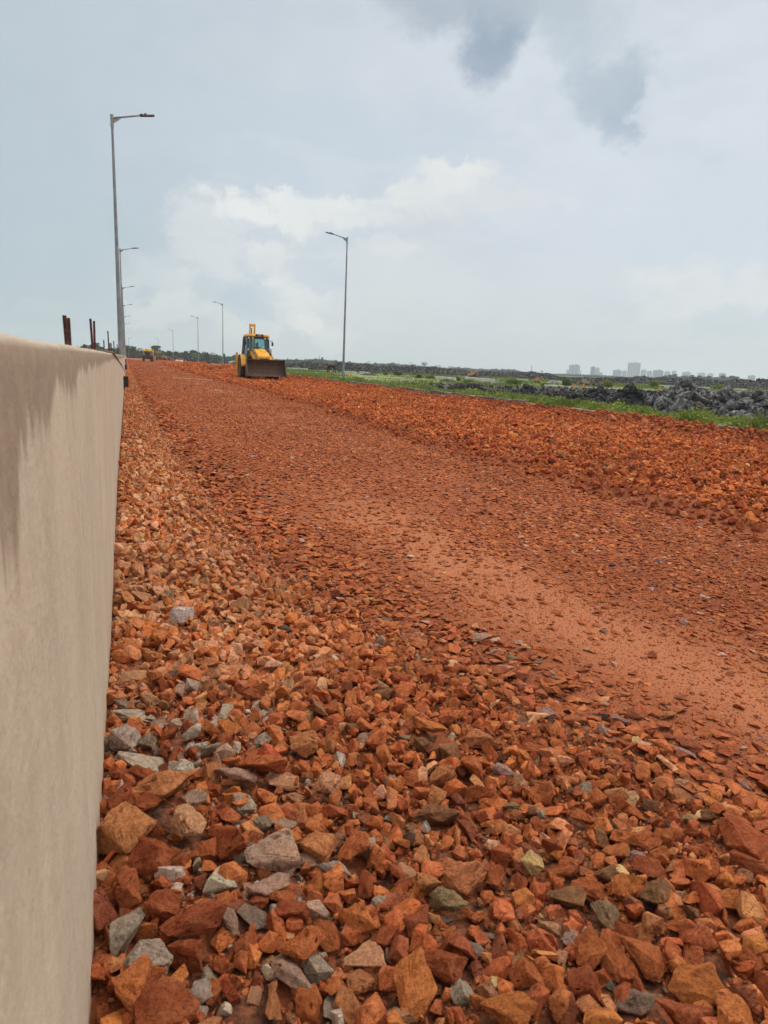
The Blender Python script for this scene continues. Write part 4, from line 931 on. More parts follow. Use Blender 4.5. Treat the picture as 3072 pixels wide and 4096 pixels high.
mound(740, 1448, 150, 24, M_BLACK, .04, 200, 'low lumpy black heap left of the pointed one', 28, cat='spoil heap', grp=FG, name='spoil_heap', power=3)
mound(900, 1455, 60, 10, M_BLACK, .05, 60, 'low black heap right of the pointed one', 29, cat='spoil heap', grp=FG, name='spoil_heap', power=2)
M_REDH = clay_mat('red_earth', (.16, .045, .028), (.24, .07, .038), (.32, .11, .06)); M_SANDH = clay_mat('sand', (.42, .26, .16), (.5, .32, .2), (.55, .38, .25))
mound(668, 1445, 74, 19, M_REDH, .04, 200, 'red earth heap right of the yellow signed post', 30, cat='spoil heap', grp=FG, name='spoil_heap')
mound(722, 1448, 66, 19, M_REDH, .04, 160, 'red earth heap sloping down behind the pale sacks', 31, cat='spoil heap', grp=FG, name='spoil_heap', power=1.2)
mound(614, 1438, 44, 12, M_REDH, .05, 100, 'red earth heap between the small loader and the signed post', 32, cat='spoil heap', grp=FG, name='spoil_heap')
mound(550, 1430, 50, 13, M_REDH, .05, 80, 'dark red heap behind the yellow roofed tractor', 33, cat='spoil heap', grp=FG, name='spoil_heap', power=1.2)
mound(519, 1431, 52, 14, M_SANDH, .03, 80, 'pale sand heap by the end of the wall', 34, cat='spoil heap', grp=FG, name='spoil_heap', power=1.2)
mound(945, 1458, 26, 15, M_REDH, .08, 60, 'small red heap just left of the backhoe loader', 35, cat='spoil heap', grp=FG, name='spoil_heap')

# ---------------------------------------------------------------- people and animals (skinned skeletons)
def skin_body(name, nodes, edges, m, parent=None, sub=2, root=0):
    me = bpy.data.meshes.new(name); me.from_pydata([n_[:3] for n_ in nodes], edges, [])
    o = link_mesh(name, me, m, parent)
    md = o.modifiers.new('skin', 'SKIN'); md.use_smooth_shade = True
    for v, n_ in zip(me.skin_vertices[0].data, nodes):
        r = n_[3]; v.radius = (r, r) if not isinstance(r, tuple) else r
    me.skin_vertices[0].data[root].use_root = True
    sb = o.modifiers.new('sub', 'SUBSURF'); sb.levels = sub; sb.render_levels = sub
    return o
M_SKIN = mat('brown_skin', (.14, .07, .045), .6, .1, 5); M_HAIR = mat('black_hair', (.012, .011, .01), .7, .1, 5)
def seated_person(loc, rz, shirt, pants, label):
    r_ = empty('person', loc, rz)          # origin on the seat, facing -Y
    nd = [(0, 0, .08, .15), (0, -.01, .28, .14), (0, 0, .48, .16), (0, 0, .56, .07), (0, -.02, .66, .075), (0, -.03, .78, .09), (0, -.03, .84, .06),
          (.19, 0, .49, .06), (.25, -.16, .28, .045), (.16, -.38, .34, .035), (-.19, 0, .49, .06), (-.25, -.16, .28, .045), (-.16, -.38, .34, .035),
          (.10, -.04, .07, .10), (.13, -.42, .10, .075), (.13, -.46, -.28, .05), (.13, -.58, -.33, .04), (-.10, -.04, .07, .10), (-.13, -.42, .10, .075), (-.13, -.46, -.28, .05), (-.13, -.58, -.33, .04),
          (.12, -.46, .35, .035), (-.12, -.46, .35, .035), (0, -.125, .76, .02)]
    ed = [(0, 1), (1, 2), (2, 3), (3, 4), (4, 5), (5, 6), (2, 7), (7, 8), (8, 9), (2, 10), (10, 11), (11, 12), (0, 13), (13, 14), (14, 15), (15, 16), (0, 17), (17, 18), (18, 19), (19, 20), (9, 21), (12, 22), (5, 23)]
    skin_body('body', nd, ed, M_SKIN, r_, 2)
    skin_body('shirt', [(0, 0, .10, .165), (0, -.01, .28, .155), (0, 0, .48, .175), (0, 0, .545, .09), (.19, 0, .49, .072), (.24, -.12, .33, .06), (-.19, 0, .49, .072), (-.24, -.12, .33, .06)], [(0, 1), (1, 2), (2, 3), (2, 4), (4, 5), (2, 6), (6, 7)], shirt, r_)
    skin_body('trousers', [(0, 0, .06, .16), (.10, -.06, .07, .115), (.13, -.42, .10, .088), (.13, -.46, -.22, .065), (-.10, -.06, .07, .115), (-.13, -.42, .10, .088), (-.13, -.46, -.22, .065)], [(0, 1), (1, 2), (2, 3), (0, 4), (4, 5), (5, 6)], pants, r_)
    h_ = MB(); h_.sph((0, -.01, .82), .108, (.95, 1.0, .85)); h_.build('hair', M_HAIR, r_, True)
    tag(r_, label, 'person'); return r_
def quadruped(name, loc, rz, s, m, label, cat, horse=True, neckup=1.0, mane=None):
    r_ = empty(name, loc, rz); r_.scale = (s, s, s)          # head toward -Y, about 1.5 m at the back
    nz = .35*neckup
    nd = [(0, .55, 1.15, .26), (0, .15, 1.10, .30), (0, -.35, 1.12, .28), (0, -.62, 1.20, .20), (0, -.85, 1.25+nz*.6, .13), (0, -1.05, 1.30+nz, .12), (0, -1.32, 1.18+nz*.8, .075), (0, -1.42, 1.12+nz*.75, .06),
          (.15, -.42, .85, .13), (.16, -.40, .50, .065), (.16, -.42, .10, .045), (.16, -.46, .03, .06), (-.15, -.42, .85, .13), (-.16, -.50, .50, .065), (-.16, -.50, .10, .045), (-.16, -.54, .03, .06),
          (.15, .58, .95, .17), (.16, .50, .68, .085), (.16, .66, .45, .055), (.16, .60, .08, .045), (.16, .56, .03, .06), (-.15, .58, .95, .17), (-.16, .44, .68, .085), (-.16, .60, .45, .055), (-.16, .54, .08, .045), (-.16, .50, .03, .06),
          (0, .78, 1.22, .06), (0, .90, .95, .035), (0, .92, .62, .05), (.07, -1.02, 1.45+nz, .025), (-.07, -1.02, 1.45+nz, .025)]
    ed = [(0, 1), (1, 2), (2, 3), (3, 4), (4, 5), (5, 6), (6, 7), (2, 8), (8, 9), (9, 10), (10, 11), (2, 12), (12, 13), (13, 14), (14, 15), (0, 16), (16, 17), (17, 18), (18, 19), (19, 20), (0, 21), (21, 22), (22, 23), (23, 24), (24, 25), (0, 26), (26, 27), (27, 28), (5, 29), (5, 30)]
    skin_body('body', nd, ed, m, r_, 1)
    if mane:
        k = MB(); k.prism([(-.66, 1.38), (-.98, 1.42+nz), (-1.04, 1.48+nz), (-.80, 1.46+nz*.7)], -.03, .03); k.build('mane', mane, r_)
    tag(r_, label, cat); return r_
def ground_at(px, py): p = at(px, py, -.04); return (p.x, p.y, p.z)
quadruped('horse', ground_at(1390-62, 1493), 1.9, 1.0, mat('dark_coat', (.035, .02, .015), .7), 'dark brown horse standing on the meadow left of the first verge lamp post', 'horse', mane=M_HAIR, neckup=.2)
quadruped('calf', ground_at(1307, 1492), 2.6, .72, mat('tan_coat', (.32, .17, .08), .8), 'tan calf standing just left of the dark horse', 'calf', neckup=.1)
quadruped('cow', ground_at(925, 1466), .5, .78, mat('white_coat', (.62, .55, .47), .8), 'whitish cow standing between the lamp post and the backhoe loader', 'cow', neckup=.3)
quadruped('goat', ground_at(940, 1468), -1.2, .55, mat('black_coat', (.02, .02, .02), .8), 'small black goat right beside the loader rear frame', 'goat', neckup=.2)
quadruped('cow', ground_at(1640, 1493), 1.3, .62, MATS['white_coat'], 'small white cow at the foot of the far clay bank', 'cow', neckup=-.6)

# ---------------------------------------------------------------- backhoe loader
YEL = mat('yellow_paint', (.78, .36, .012), .42, .10, 2.5, 0, col2=(.62, .27, .015)); BLK = mat('black_trim', (.018, .018, .02), .5, .2, 6); RUB = mat('dusty_tyre', (.028, .023, .021), .9, .3, 4, .3, 20, col2=(.09, .045, .03))
STEEL = mat('worn_dark_steel', (.07, .036, .022), .7, .4, 2.5, .5, 14, metal=.1, col2=(.13, .065, .038)); GREYP = mat('grey_linkage', (.10, .10, .11), .5, .3, 5); WHT = mat('off_white', (.7, .7, .68), .5, .05, 5)
CHROME = mat('chrome', (.5, .5, .5), .25, .1, 5, metal=1); RIM = mat('cream_rim', (.62, .42, .16), .6, .2, 5); LAMPG = mat('lamp_glass', (.6, .62, .6), .2, .05, 5)
def glass():
    m = bpy.data.materials.new('tinted_glass'); m.use_nodes = True; q = N(m.node_tree); b = q.n['Principled BSDF']
    tr = q.new('ShaderNodeBsdfTransparent', {'Color': (.66, .80, .80)}); gl = q.new('ShaderNodeBsdfGlossy', {'Roughness': .03, 'Color': (.8, .9, .95)}); fr = q.new('ShaderNodeFresnel', {'IOR': 1.5})
    mx = q.new('ShaderNodeMixShader'); q.put(mx.inputs[0], q.m('MULTIPLY', fr.outputs[0], 1.0)); q.put(mx.inputs[1], tr.outputs[0]); q.put(mx.inputs[2], gl.outputs[0]); q.put(q.n['Material Output'].inputs[0], mx.outputs[0]); return m
GLASS = glass()
def wheel(parent, x, y, r, w, name='wheel', rimr=.55, lugs=20):
    wr = empty(name, (x, y, r)); wr.parent = parent; sgn = 1 if x > 0 else -1
    m_ = MB(); h = w/2
    m_.lathe([(r*rimr, -h*.8), (r*.80, -h), (r*.93, -h*.95), (r*.97, -h*.6), (r*.975, 0), (r*.97, h*.6), (r*.93, h*.95), (r*.80, h), (r*rimr, h*.8)], (0, 0, 0))
    for k in range(lugs):
        for s_ in (-1, 1):
            a = 2*pi*(k+(.5 if s_ > 0 else 0))/lugs
            rot = Matrix.Rotation(a, 4, 'X') @ Matrix.Translation((s_*h*.5, 0, r*.985)) @ Matrix.Rotation(s_*.6, 4, 'Z')
            m_.box((0, 0, 0), (h*.95, r*.055, r*.05), rot) if False else m_.box(rot.translation, (h*.95, r*.06, r*.055), (Matrix.Rotation(a, 4, 'X') @ Matrix.Rotation(s_*.6, 4, 'Z')))
    m_.build('tyre', RUB, wr)
    m_ = MB(); m_.lathe([(r*rimr, -h*.75), (r*rimr*.9, -h*.7), (r*rimr*.85, sgn*h*.1), (r*.26, sgn*h*.35), (r*.2, sgn*h*.62), (.001, sgn*h*.62)] if sgn > 0 else [(r*rimr, h*.75), (r*rimr*.9, h*.7), (r*rimr*.85, -h*.1), (r*.26, -h*.35), (r*.2, -h*.62), (.001, -h*.62)], (0, 0, 0))
    m_.lathe([(r*rimr*1.03, sgn*h*.72), (r*rimr*.94, sgn*h*.84), (r*rimr*.86, sgn*h*.6), (r*rimr*.85, sgn*h*.1)], (0, 0, 0))
    for k in range(8): m_.cyl((sgn*h*.33, r*.31*cos(k*pi/4), r*.31*sin(k*pi/4)), (sgn*h*.45, r*.31*cos(k*pi/4), r*.31*sin(k*pi/4)), .015, .015, 6)
    m_.build('rim', RIM, wr); return wr
def backhoe(loc, rz, label, driver=True):
    T = empty('backhoe_loader', loc, rz)
    for s in (-1, 1):
        wheel(T, s*.87, 0, .70, .42); wheel(T, s*.86, -2.17, .46, .28, rimr=.5, lugs=18)
    m_ = MB(); m_.box((0, -.9, .72), (.62, 3.2, .36), bev=.04); m_.box((0, -2.17, .50), (1.5, .16, .16), bev=.02); m_.box((0, 0, .70), (1.5, .26, .26), bev=.03); m_.box((0, -1.1, .5), (1.5, .5, .12)); m_.build('chassis', BLK, T)
    # bonnet sloping to the front
    m_ = MB(); m_.prism([(-1.05, 1.0), (-1.05, 1.86), (-1.35, 1.84), (-2.55, 1.50), (-2.72, 1.40), (-2.76, .92), (-1.4, .9)], -.38, .38); bmesh.ops.bevel(m_.bm, geom=[e for e in m_.bm.edges], offset=.035, segments=2, affect='EDGES')
    bn = m_.build('bonnet', YEL, T)
    m_ = MB(); m_.box((0, -2.765, 1.13), (.56, .02, .30), bev=.008)
    for k in range(6): m_.box((0, -2.78, 1.01+k*.048), (.5, .014, .014))
    m_.build('grille', BLK, bn)
    for x_ in (-.385, .385): m_ = MB(); m_.box((x_, -1.8, 1.2), (.03, .9, .3), bev=.008); m_.build('side_vent', BLK, bn)
    m_ = MB(); m_.box((0, -1.55, 1.80), (.06, .7, .03), Matrix.Rotation(.27, 4, 'X')); m_.build('bonnet_rib', YEL, bn)
    m_ = MB(); m_.cyl((-.30, -1.5, 1.7), (-.30, -1.5, 2.30), .035, .035, 10); m_.cyl((-.30, -1.5, 2.30), (-.30, -1.44, 2.42), .033, .03, 10); m_.build('exhaust', BLK, T) if False else m_.bm.free()
    # cab: posts, roof, glass
    posts = [((-.70, -.98, .95), (-.64, -.78, 2.62)), ((.70, -.98, .95), (.64, -.78, 2.62)), ((-.80, .05, 1.35), (-.70, .05, 2.62)), ((.80, .05, 1.35), (.70, .05, 2.62)), ((-.78, .72, 1.3), (-.68, .68, 2.62)), ((.78, .72, 1.3), (.68, .68, 2.62))]
    for a, b_ in posts: m_ = MB(); m_.cyl(a, b_, .055, .048, 6); m_.build('cab_post', BLK, T)
    for c_, s_ in (((0, -.02, 2.56), (1.36, 1.54, .08)), ((0, -.90, 1.20), (1.42, .05, .18)), ((0, -.13, .98), (1.44, 1.72, .10)), ((0, .70, 1.32), (1.5, .06, .1))): m_ = MB(); m_.box(c_, s_); m_.build('cab_frame', BLK, T)
    m_ = MB(); m_.box((0, -.04, 2.70), (1.44, 1.70, .17), bev=.07, taper=(.93, .94)); rf = m_.build('roof', YEL, T)
    m_ = MB(); m_.box((.06, -.885, 2.71), (.50, .05, .13), bev=.01); pl = m_.build('name_plate', BLK, rf)
    cu = bpy.data.curves.new('txt', 'FONT'); cu.body = 'JCB'; cu.size = .125; cu.extrude = .004; cu.align_x = 'CENTER'; to = bpy.data.objects.new('txt', cu); COL.objects.link(to)
    bpy.context.view_layer.update(); tm = bpy.data.meshes.new_from_object(to); bpy.data.objects.remove(to)
    lo = link_mesh('lettering', tm, WHT, pl); lo.location = (.06, -.915, 2.665); lo.rotation_euler = (pi/2, 0, 0)
    for x, y in ((-.62, -.90), (-.38, -.92), (.40, -.92), (.62, -.90)):
        m_ = MB(); m_.cyl((x, y+.06, 2.53), (x, y-.02, 2.53), .055, .065, 12); w_ = m_.build('work_lamp', BLK, T); m_ = MB(); m_.cyl((x, y-.02, 2.53), (x, y-.032, 2.53), .055, .055, 12); m_.build('lamp_glass', LAMPG, w_)
    def quad(name, P, m, par=T, th=.006):
        me = bpy.data.meshes.new(name); me.from_pydata(P, [], [(0, 1, 2, 3)]); o = link_mesh(name, me, m, par); o.modifiers.new('t', 'SOLIDIFY').thickness = th; return o
    quad('windscreen', [(-.65, -.95, 1.28), (.65, -.95, 1.28), (.60, -.80, 2.54), (-.60, -.80, 2.54)], GLASS)
    quad('rear_window', [(-.70, .72, 1.38), (.70, .72, 1.38), (.64, .68, 2.54), (-.64, .68, 2.54)], GLASS)
    for s in (-1, 1):
        quad('door_glass', [(s*.73, -.92, 1.02), (s*.79, 0, 1.35), (s*.71, 0, 2.54), (s*.66, -.75, 2.54)], GLASS)
        quad('side_window', [(s*.80, .08, 1.42), (s*.785, .68, 1.42), (s*.69, .66, 2.54), (s*.71, .08, 2.54)], GLASS)
        m_ = MB(); m_.tube([(s*.70, -.95, 2.35), (s*.84, -1.06, 2.42), (s*.84, -1.06, 2.1)], .014, 6); m_.box((s*.85, -1.07, 2.2), (.12, .03, .22), bev=.01); m_.build('mirror', BLK, T)
        # head lamps on stalks beside the bonnet
        m_ = MB(); m_.tube([(s*.62, -1.0, 1.2), (s*.72, -1.12, 1.5), (s*.70, -1.12, 1.75)], .02, 6); m_.box((s*.70, -1.13, 1.80), (.17, .10, .17), bev=.03); w_ = m_.build('headlight', BLK, T); m_ = MB(); m_.cyl((s*.70, -1.18, 1.80), (s*.70, -1.19, 1.80), .065, .065, 14); m_.build('lamp_glass', LAMPG, w_)
        # rear mudguard
        prof = []
        for k in range(9): a = pi*(.02+.80*k/8); prof.append((-cos(a)*.86, .70+sin(a)*.82))
        inner = [(y_*.955, .70+(z_-.70)*.955) for y_, z_ in prof]
        m_ = MB(); m_.prism(prof+inner[::-1], s*.68, s*1.07); m_.box((s*.80, -1.02, .86), (.42, .42, .10), Matrix.Rotation(.1, 4, 'X'), .02); m_.build('mudguard', YEL, T)
        # loader arm, ram
        m_ = MB(); m_.prism([(-.85, 1.50), (-.85, 1.72), (-1.35, 1.66), (-2.35, 1.22), (-2.98, .80), (-3.04, .58), (-2.9, .50), (-2.2, .98), (-1.4, 1.42)], s*.50-.045, s*.50+.045); m_.build('loader_arm', YEL, T)
        m_ = MB(); m_.cyl((s*.62, -.95, 1.05), (s*.58, -1.9, 1.22), .05, .05, 10); m_.cyl((s*.58, -1.9, 1.22), (s*.55, -2.25, 1.26), .028, .028, 8)
        m_.cyl((s*.50, -1.20, 1.85), (s*.52, -2.30, 1.52), .048, .048, 10); m_.cyl((s*.52, -2.3, 1.52), (s*.55, -3.15, 1.05), .028, .028, 8); m_.box((s*.54, -1.75, 1.74), (.05, 1.0, .10), Matrix.Rotation(.30, 4, 'X')); m_.build('hydraulic_ram', GREYP, T)
        # stabiliser
        m_ = MB(); m_.box((s*1.04, 1.25, 1.05), (.13, .15, 1.15), bev=.015); m_.box((s*1.04, 1.25, .40), (.09, .11, .5)); m_.box((s*1.04, 1.25, .17), (.30, .34, .05), bev=.01); m_.build('stabiliser', YEL, T)
    m_ = MB(); m_.box((0, 1.22, .95), (2.05, .14, .16), bev=.01); m_.box((0, 1.22, .62), (2.05, .14, .12), bev=.01); m_.build('rear_frame', YEL, T)
    # front bucket: concave shell, side plates, lip
    shell = [(-3.30, 1.20), (-3.16, 1.05), (-3.08, .85), (-3.08, .62), (-3.16, .42), (-3.34, .30), (-3.95, .24)]
    sh2 = [(y_+(.035 if i < 5 else 0), z_-(.03 if i > 3 else 0)) for i, (y_, z_) in enumerate(shell)]
    m_ = MB(); m_.prism(shell+sh2[::-1], -1.17, 1.17); bk = m_.build('bucket', STEEL, T)
    for s in (-1, 1): m_ = MB(); m_.prism([(-3.30, 1.21), (-3.08, .9), (-3.08, .55), (-3.2, .36), (-3.96, .23), (-3.92, .34), (-3.6, .62)], s*1.17-.02, s*1.17+.02); m_.build('side_plate', STEEL, bk)
    m_ = MB(); m_.box((0, -3.96, .235), (2.40, .16, .035), bev=.008)
    for k in range(9): m_.box((-1.1+k*.275, -4.02, .25), (.09, .14, .05), bev=.008)
    m_.build('cutting_lip', STEEL, bk)
    m_ = MB(); m_.box((0, -3.31, 1.20), (2.36, .05, .05)); m_.build('top_rail', STEEL, bk)
    m_ = MB(); m_.box((.28, -3.86, .30), (.16, .12, .10), bev=.02); m_.build('dirt_lump', mat('red_dirt', (.36, .11, .05), .95, .3, 9), bk)
    # folded excavator arm behind the cab
    m_ = MB()
    for s in (-1, 1): m_.prism([(1.35, .75), (1.6, .75), (1.72, 1.8), (1.62, 2.8), (1.45, 3.46), (1.25, 3.50), (1.32, 2.7), (1.42, 1.8)], s*.15-.035, s*.15+.035)
    m_.box((0, 1.38, 3.42), (.38, .24, .16), bev=.03); m_.box((0, 1.5, 1.2), (.34, .25, .5)); m_.build('boom', YEL, T)
    m_ = MB(); m_.prism([(1.62, 2.9), (1.80, 2.9), (2.15, 2.2), (2.2, 1.4), (2.02, 1.4), (1.9, 2.1)], -.10, .10); m_.build('dipper', YEL, T)
    m_ = MB(); m_.prism([(1.85, 1.35), (2.3, 1.4), (2.45, 1.0), (2.2, .62), (1.8, .6), (1.95, .95)], -.28, .28); m_.build('digging_bucket', STEEL, T)
    m_ = MB(); m_.cyl((0, 1.5, 1.4), (0, 1.75, 2.6), .06, .06, 10); m_.cyl((0, 1.75, 2.6), (0, 1.6, 3.25), .035, .035, 8); m_.build('boom_ram', GREYP, T)
    # inside
    m_ = MB(); m_.box((.10, .05, 1.36), (.5, .5, .14), bev=.04); m_.box((.10, .30, 1.72), (.46, .12, .62), bev=.05); m_.build('seat', BLK, T)
    m_ = MB(); m_.box((0, -.72, 1.42), (.9, .28, .2), bev=.04); m_.cyl((0, -.62, 1.45), (0, -.45, 1.72), .025, .025, 8)
    for k in range(16):
        a, b2 = 2*pi*k/16, 2*pi*(k+1)/16; m_.cyl((.18*cos(a), -.44+.09*sin(a), 1.72+.13*sin(a)), (.18*cos(b2), -.44+.09*sin(b2), 1.72+.13*sin(b2)), .014, .014, 5)
    m_.build('steering_wheel', BLK, T); m_ = MB(); m_.box((.45, .3, 1.6), (.22, .3, .5), bev=.04); m_.build('control_tower', BLK, T)
    m_ = MB(); m_.box((-.04, -.83, 2.0), (.022, .02, .8)); m_.build('wiper', BLK, T)
    m_ = MB(); m_.box((-.72, -.55, .62), (.3, .35, .05), bev=.01); m_.box((-.72, -.55, .42), (.28, .3, .04), bev=.01); m_.cyl((-.84, -.55, .42), (-.84, -.55, .9), .015, .015, 6); m_.build('step', BLK, T)
    tag(T, label, 'backhoe loader'); return T
bz = .03
BH = backhoe((7.88, 45.1, bz), .005, 'large yellow backhoe loader with dark front bucket, facing the camera on the ballast', True)
BH.scale = (1, 1, 1.0)
seated_person(Vector((7.88+.05, 45.1, bz+1.36)), -.05, mat('teal_shirt', (.04, .13, .13), .9), mat('dark_trousers', (.03, .03, .04), .9), 'driver in a dark teal shirt sitting behind the windscreen of the large backhoe loader')
p = at(632, 1437, .0)
bh2 = backhoe((p.x*1.0, 232, 0), 1.9, 'small distant backhoe loader half hidden behind the yellow roofed tractor', False); bh2.location = (at(632, 1437).x/at(632, 1437).y*232, 232, .05)

# ---------------------------------------------------------------- tractor roller with a yellow canopy
def tractor(loc, rz):
    T = empty('tractor', loc, rz)
    for s in (-1, 1): wheel(T, s*.98, 0, .74, .46); wheel(T, s*.80, -2.0, .42, .26, rimr=.5)
    m_ = MB(); m_.box((0, -1.0, .95), (.75, 2.4, .5), bev=.05); m_.box((0, 0, .75), (1.7, .3, .3)); m_.build('chassis', BLK, T)
    m_ = MB(); m_.box((0, .35, 1.32), (2.0, .95, .34), bev=.05); m_.build('rear_box', mat('red_brown_dirt', (.09, .035, .025), .9, .4, 5), T)
    m_ = MB(); m_.prism([(-.8, 1.15), (-.8, 1.72), (-2.3, 1.55), (-2.4, 1.1)], -.35, .35); m_.build('bonnet', YEL, T)
    for x, y in ((-.92, -.7), (.92, -.7), (-.92, .6), (.92, .6)): m_ = MB(); m_.cyl((x, y, 1.2), (x, y, 2.55), .05, .05, 6); m_.build('canopy_post', BLK if x < 0 else YEL, T)
    m_ = MB(); m_.box((0, -.05, 2.62), (2.2, 1.8, .30), bev=.06); m_.build('canopy', mat('bright_yellow_canopy', (.85, .56, .03), .5, .05, 3), T)
    m_ = MB(); m_.box((0, 0, 1.5), (1.1, .5, .12), bev=.03); m_.box((0, .22, 1.75), (1.1, .1, .4), bev=.03); m_.build('seat', BLK, T)
    tag(T, 'dark tractor under a flat yellow canopy, driving away along the road', 'tractor'); return T
pt = at(592, 1443.5, 0); sc_ = 1.0; k_ = 176/pt.y
TX, TY = pt.x*k_, 176.0
tr_ = tractor((TX, TY, .03), 0.06+pi); tr_.location.z = -.02
seated_person(Vector((TX-.3, TY, 1.5)), pi, mat('navy_shirt', (.02, .02, .035), .9), MATS['dark_trousers'], 'left one of two dark figures seated under the yellow canopy')
seated_person(Vector((TX+.25, TY, 1.5)), pi, mat('charcoal_shirt', (.03, .028, .028), .9), MATS['dark_trousers'], 'right one of two dark figures seated under the yellow canopy')

# ---------------------------------------------------------------- city towers
def tower(px0, px1, ytop, ybase, D, wallc, glassc, lab, nb=8, nf=16, step=0, strips=0, name='apartment_tower'):
    a = at_dist(px0, ybase, D); b_ = at_dist(px1, ybase, D); c = (a+b_)/2; w = (b_-a).length; top = at_dist((px0+px1)/2, ytop, D).z; h = top+2
    r_ = empty(name, (c.x, c.y, -2), -math.atan2(c.x, c.y)+.0); dp = w*.55
    mw = mat('tower_wall_'+str(wallc), wallc, .8, .08, .02); mg = mat('tower_glass_'+str(glassc), glassc, .35, .1, .02)
    m_ = MB(); m_.box((0, 0, h/2), (w, dp, h))
    if step: m_.box((-w*.5-w*.12, 0, h*.28), (w*.24, dp*.8, h*.56))
    m_.box((w*.12, 0, h+1.6), (w*.28, dp*.4, 3.2)); m_.box((-w*.22, 0, h+1.0), (w*.12, dp*.3, 2.4)); m_.build('wall', mw, r_)
    if strips:
        for k in range(strips):
            x = -w/2+w*(k+.5)/strips; m_ = MB(); m_.box((x, -dp/2-.15, h*.5), (w/strips*.32, .5, h*.96)); m_.build('window_strip', mg, r_)
    else:
        for i in range(nf): m_ = MB(); m_.box((0, -dp/2-.1, h*(i+.6)/nf), (w*.94, .35, h/nf*.5)); m_.build('window_band', mg, r_)
        for k in range(3): m_ = MB(); m_.box((-w*.33+k*w*.33, -dp/2-1.0, h*.5), (w*.14, 2, h*.98)); m_.build('balcony_stack', mw, r_)
    tag(r_, lab, 'tower block', 'tower blocks on the skyline'); return r_
WA, WB_, GC = (.42, .44, .47), (.55, .54, .54), (.12, .17, .22); BL = (.16, .24, .32)
TW = [(2274, 2317, 1460, 1502, 2500, WA, GC, 'beige and blue tower block with notched roofline, leftmost tall block on the skyline', 6, 18, 1, 0), (2360, 2378, 1468, 1503, 2500, BL, GC, 'narrow dark blue block, right of the notched leftmost block', 3, 12, 0, 0),
      (2376, 2396, 1472, 1503, 2450, WB_, GC, 'narrow cream block touching the dark blue one', 3, 12, 0, 0), (2392, 2410, 1491, 1504, 2450, WB_, GC, 'low flat cream block right of the narrow cream one', 3, 4, 0, 0),
      (2450, 2484, 1481, 1506, 2700, BL, (.2, .28, .36), 'bluish grey block left of the tall pale tower', 5, 10, 0, 0), (2486, 2504, 1484, 1508, 2750, WA, GC, 'low grey block touching the left side of the tall pale tower', 4, 8, 0, 0),
      (2505, 2556, 1451, 1516, 2300, (.58, .56, .57), (.30, .29, .33), 'tallest pale tower with dark vertical strips, a slab above all other blocks', 0, 0, 0, 7), (2560, 2582, 1480, 1514, 2600, WB_, GC, 'white ribbed block right of the tallest pale tower', 0, 0, 0, 4),
      (2584, 2606, 1485, 1516, 2750, WA, GC, 'grey block with stepped roof, second right of the tallest tower', 5, 8, 0, 0), (2608, 2650, 1482, 1518, 2400, (.30, .34, .42), (.2, .24, .3), 'wide blue grey block with saw toothed roofline', 7, 12, 0, 0),
      (2654, 2678, 1487, 1518, 2700, WB_, GC, 'slim pale block left of the dark tree clump', 4, 9, 0, 0), (2684, 2702, 1484, 1518, 2900, WB_, GC, 'pale block peeking above the dark tree clump', 3, 9, 0, 0),
      (2724, 2760, 1489, 1522, 2600, WB_, (.2, .2, .2), 'white block with dark windows above the right tree clump', 6, 8, 0, 0), (2786, 2818, 1492, 1524, 3200, WA, GC, 'faint grey block above the right tree clump', 5, 7, 0, 0),
      (2826, 2850, 1495, 1524, 3200, WA, GC, 'faintest small block left of the peaked blue building', 4, 6, 0, 0), (2872, 2900, 1494, 1526, 2800, BL, (.2, .28, .36), 'blue building with a peaked top among the right trees', 4, 7, 0, 0), (2988, 3018, 1503, 1530, 3000, BL, (.25, .33, .4), 'lone pale blue block near the right border', 5, 6, 0, 0),
      (1740, 1764, 1462, 1482, 2800, WA, GC, 'faint low building right of the water tower', 4, 4, 0, 0), (1792, 1815, 1466, 1484, 2600, (.5, .38, .34), GC, 'faint reddish roofed building left of the far tree belt', 4, 4, 0, 0)]
for t in TW: tower(*t[:4], *t[4:8], nb=t[8] or 1, nf=t[9] or 1, step=t[10], strips=t[11])
# water tower
c = at_dist(1697, 1470, 900); r_ = empty('water_tower', (c.x, c.y, -1)); hh = at_dist(1697, 1448, 900).z+1
mcn = mat('pale_concrete', (.42, .43, .43), .8, .1, .3); m_ = MB()
for k in range(8): m_.cyl((3.0*cos(k*pi/4), 3.0*sin(k*pi/4), 0), (2.6*cos(k*pi/4), 2.6*sin(k*pi/4), hh*.62), .28, .28, 6)
m_.cyl((0, 0, 0), (0, 0, hh*.62), .7, .7, 10); m_.build('leg_frame', mcn, r_)
m_ = MB(); m_.lathe([(.5, hh*.58), (3.6, hh*.70), (3.8, hh*.94), (2.6, hh*1.0), (.2, hh*1.04)], (0, 0, 0), 'z'); m_.build('tank', mcn, r_); tag(r_, 'grey water tower on legs above the far tree line', 'water tower')
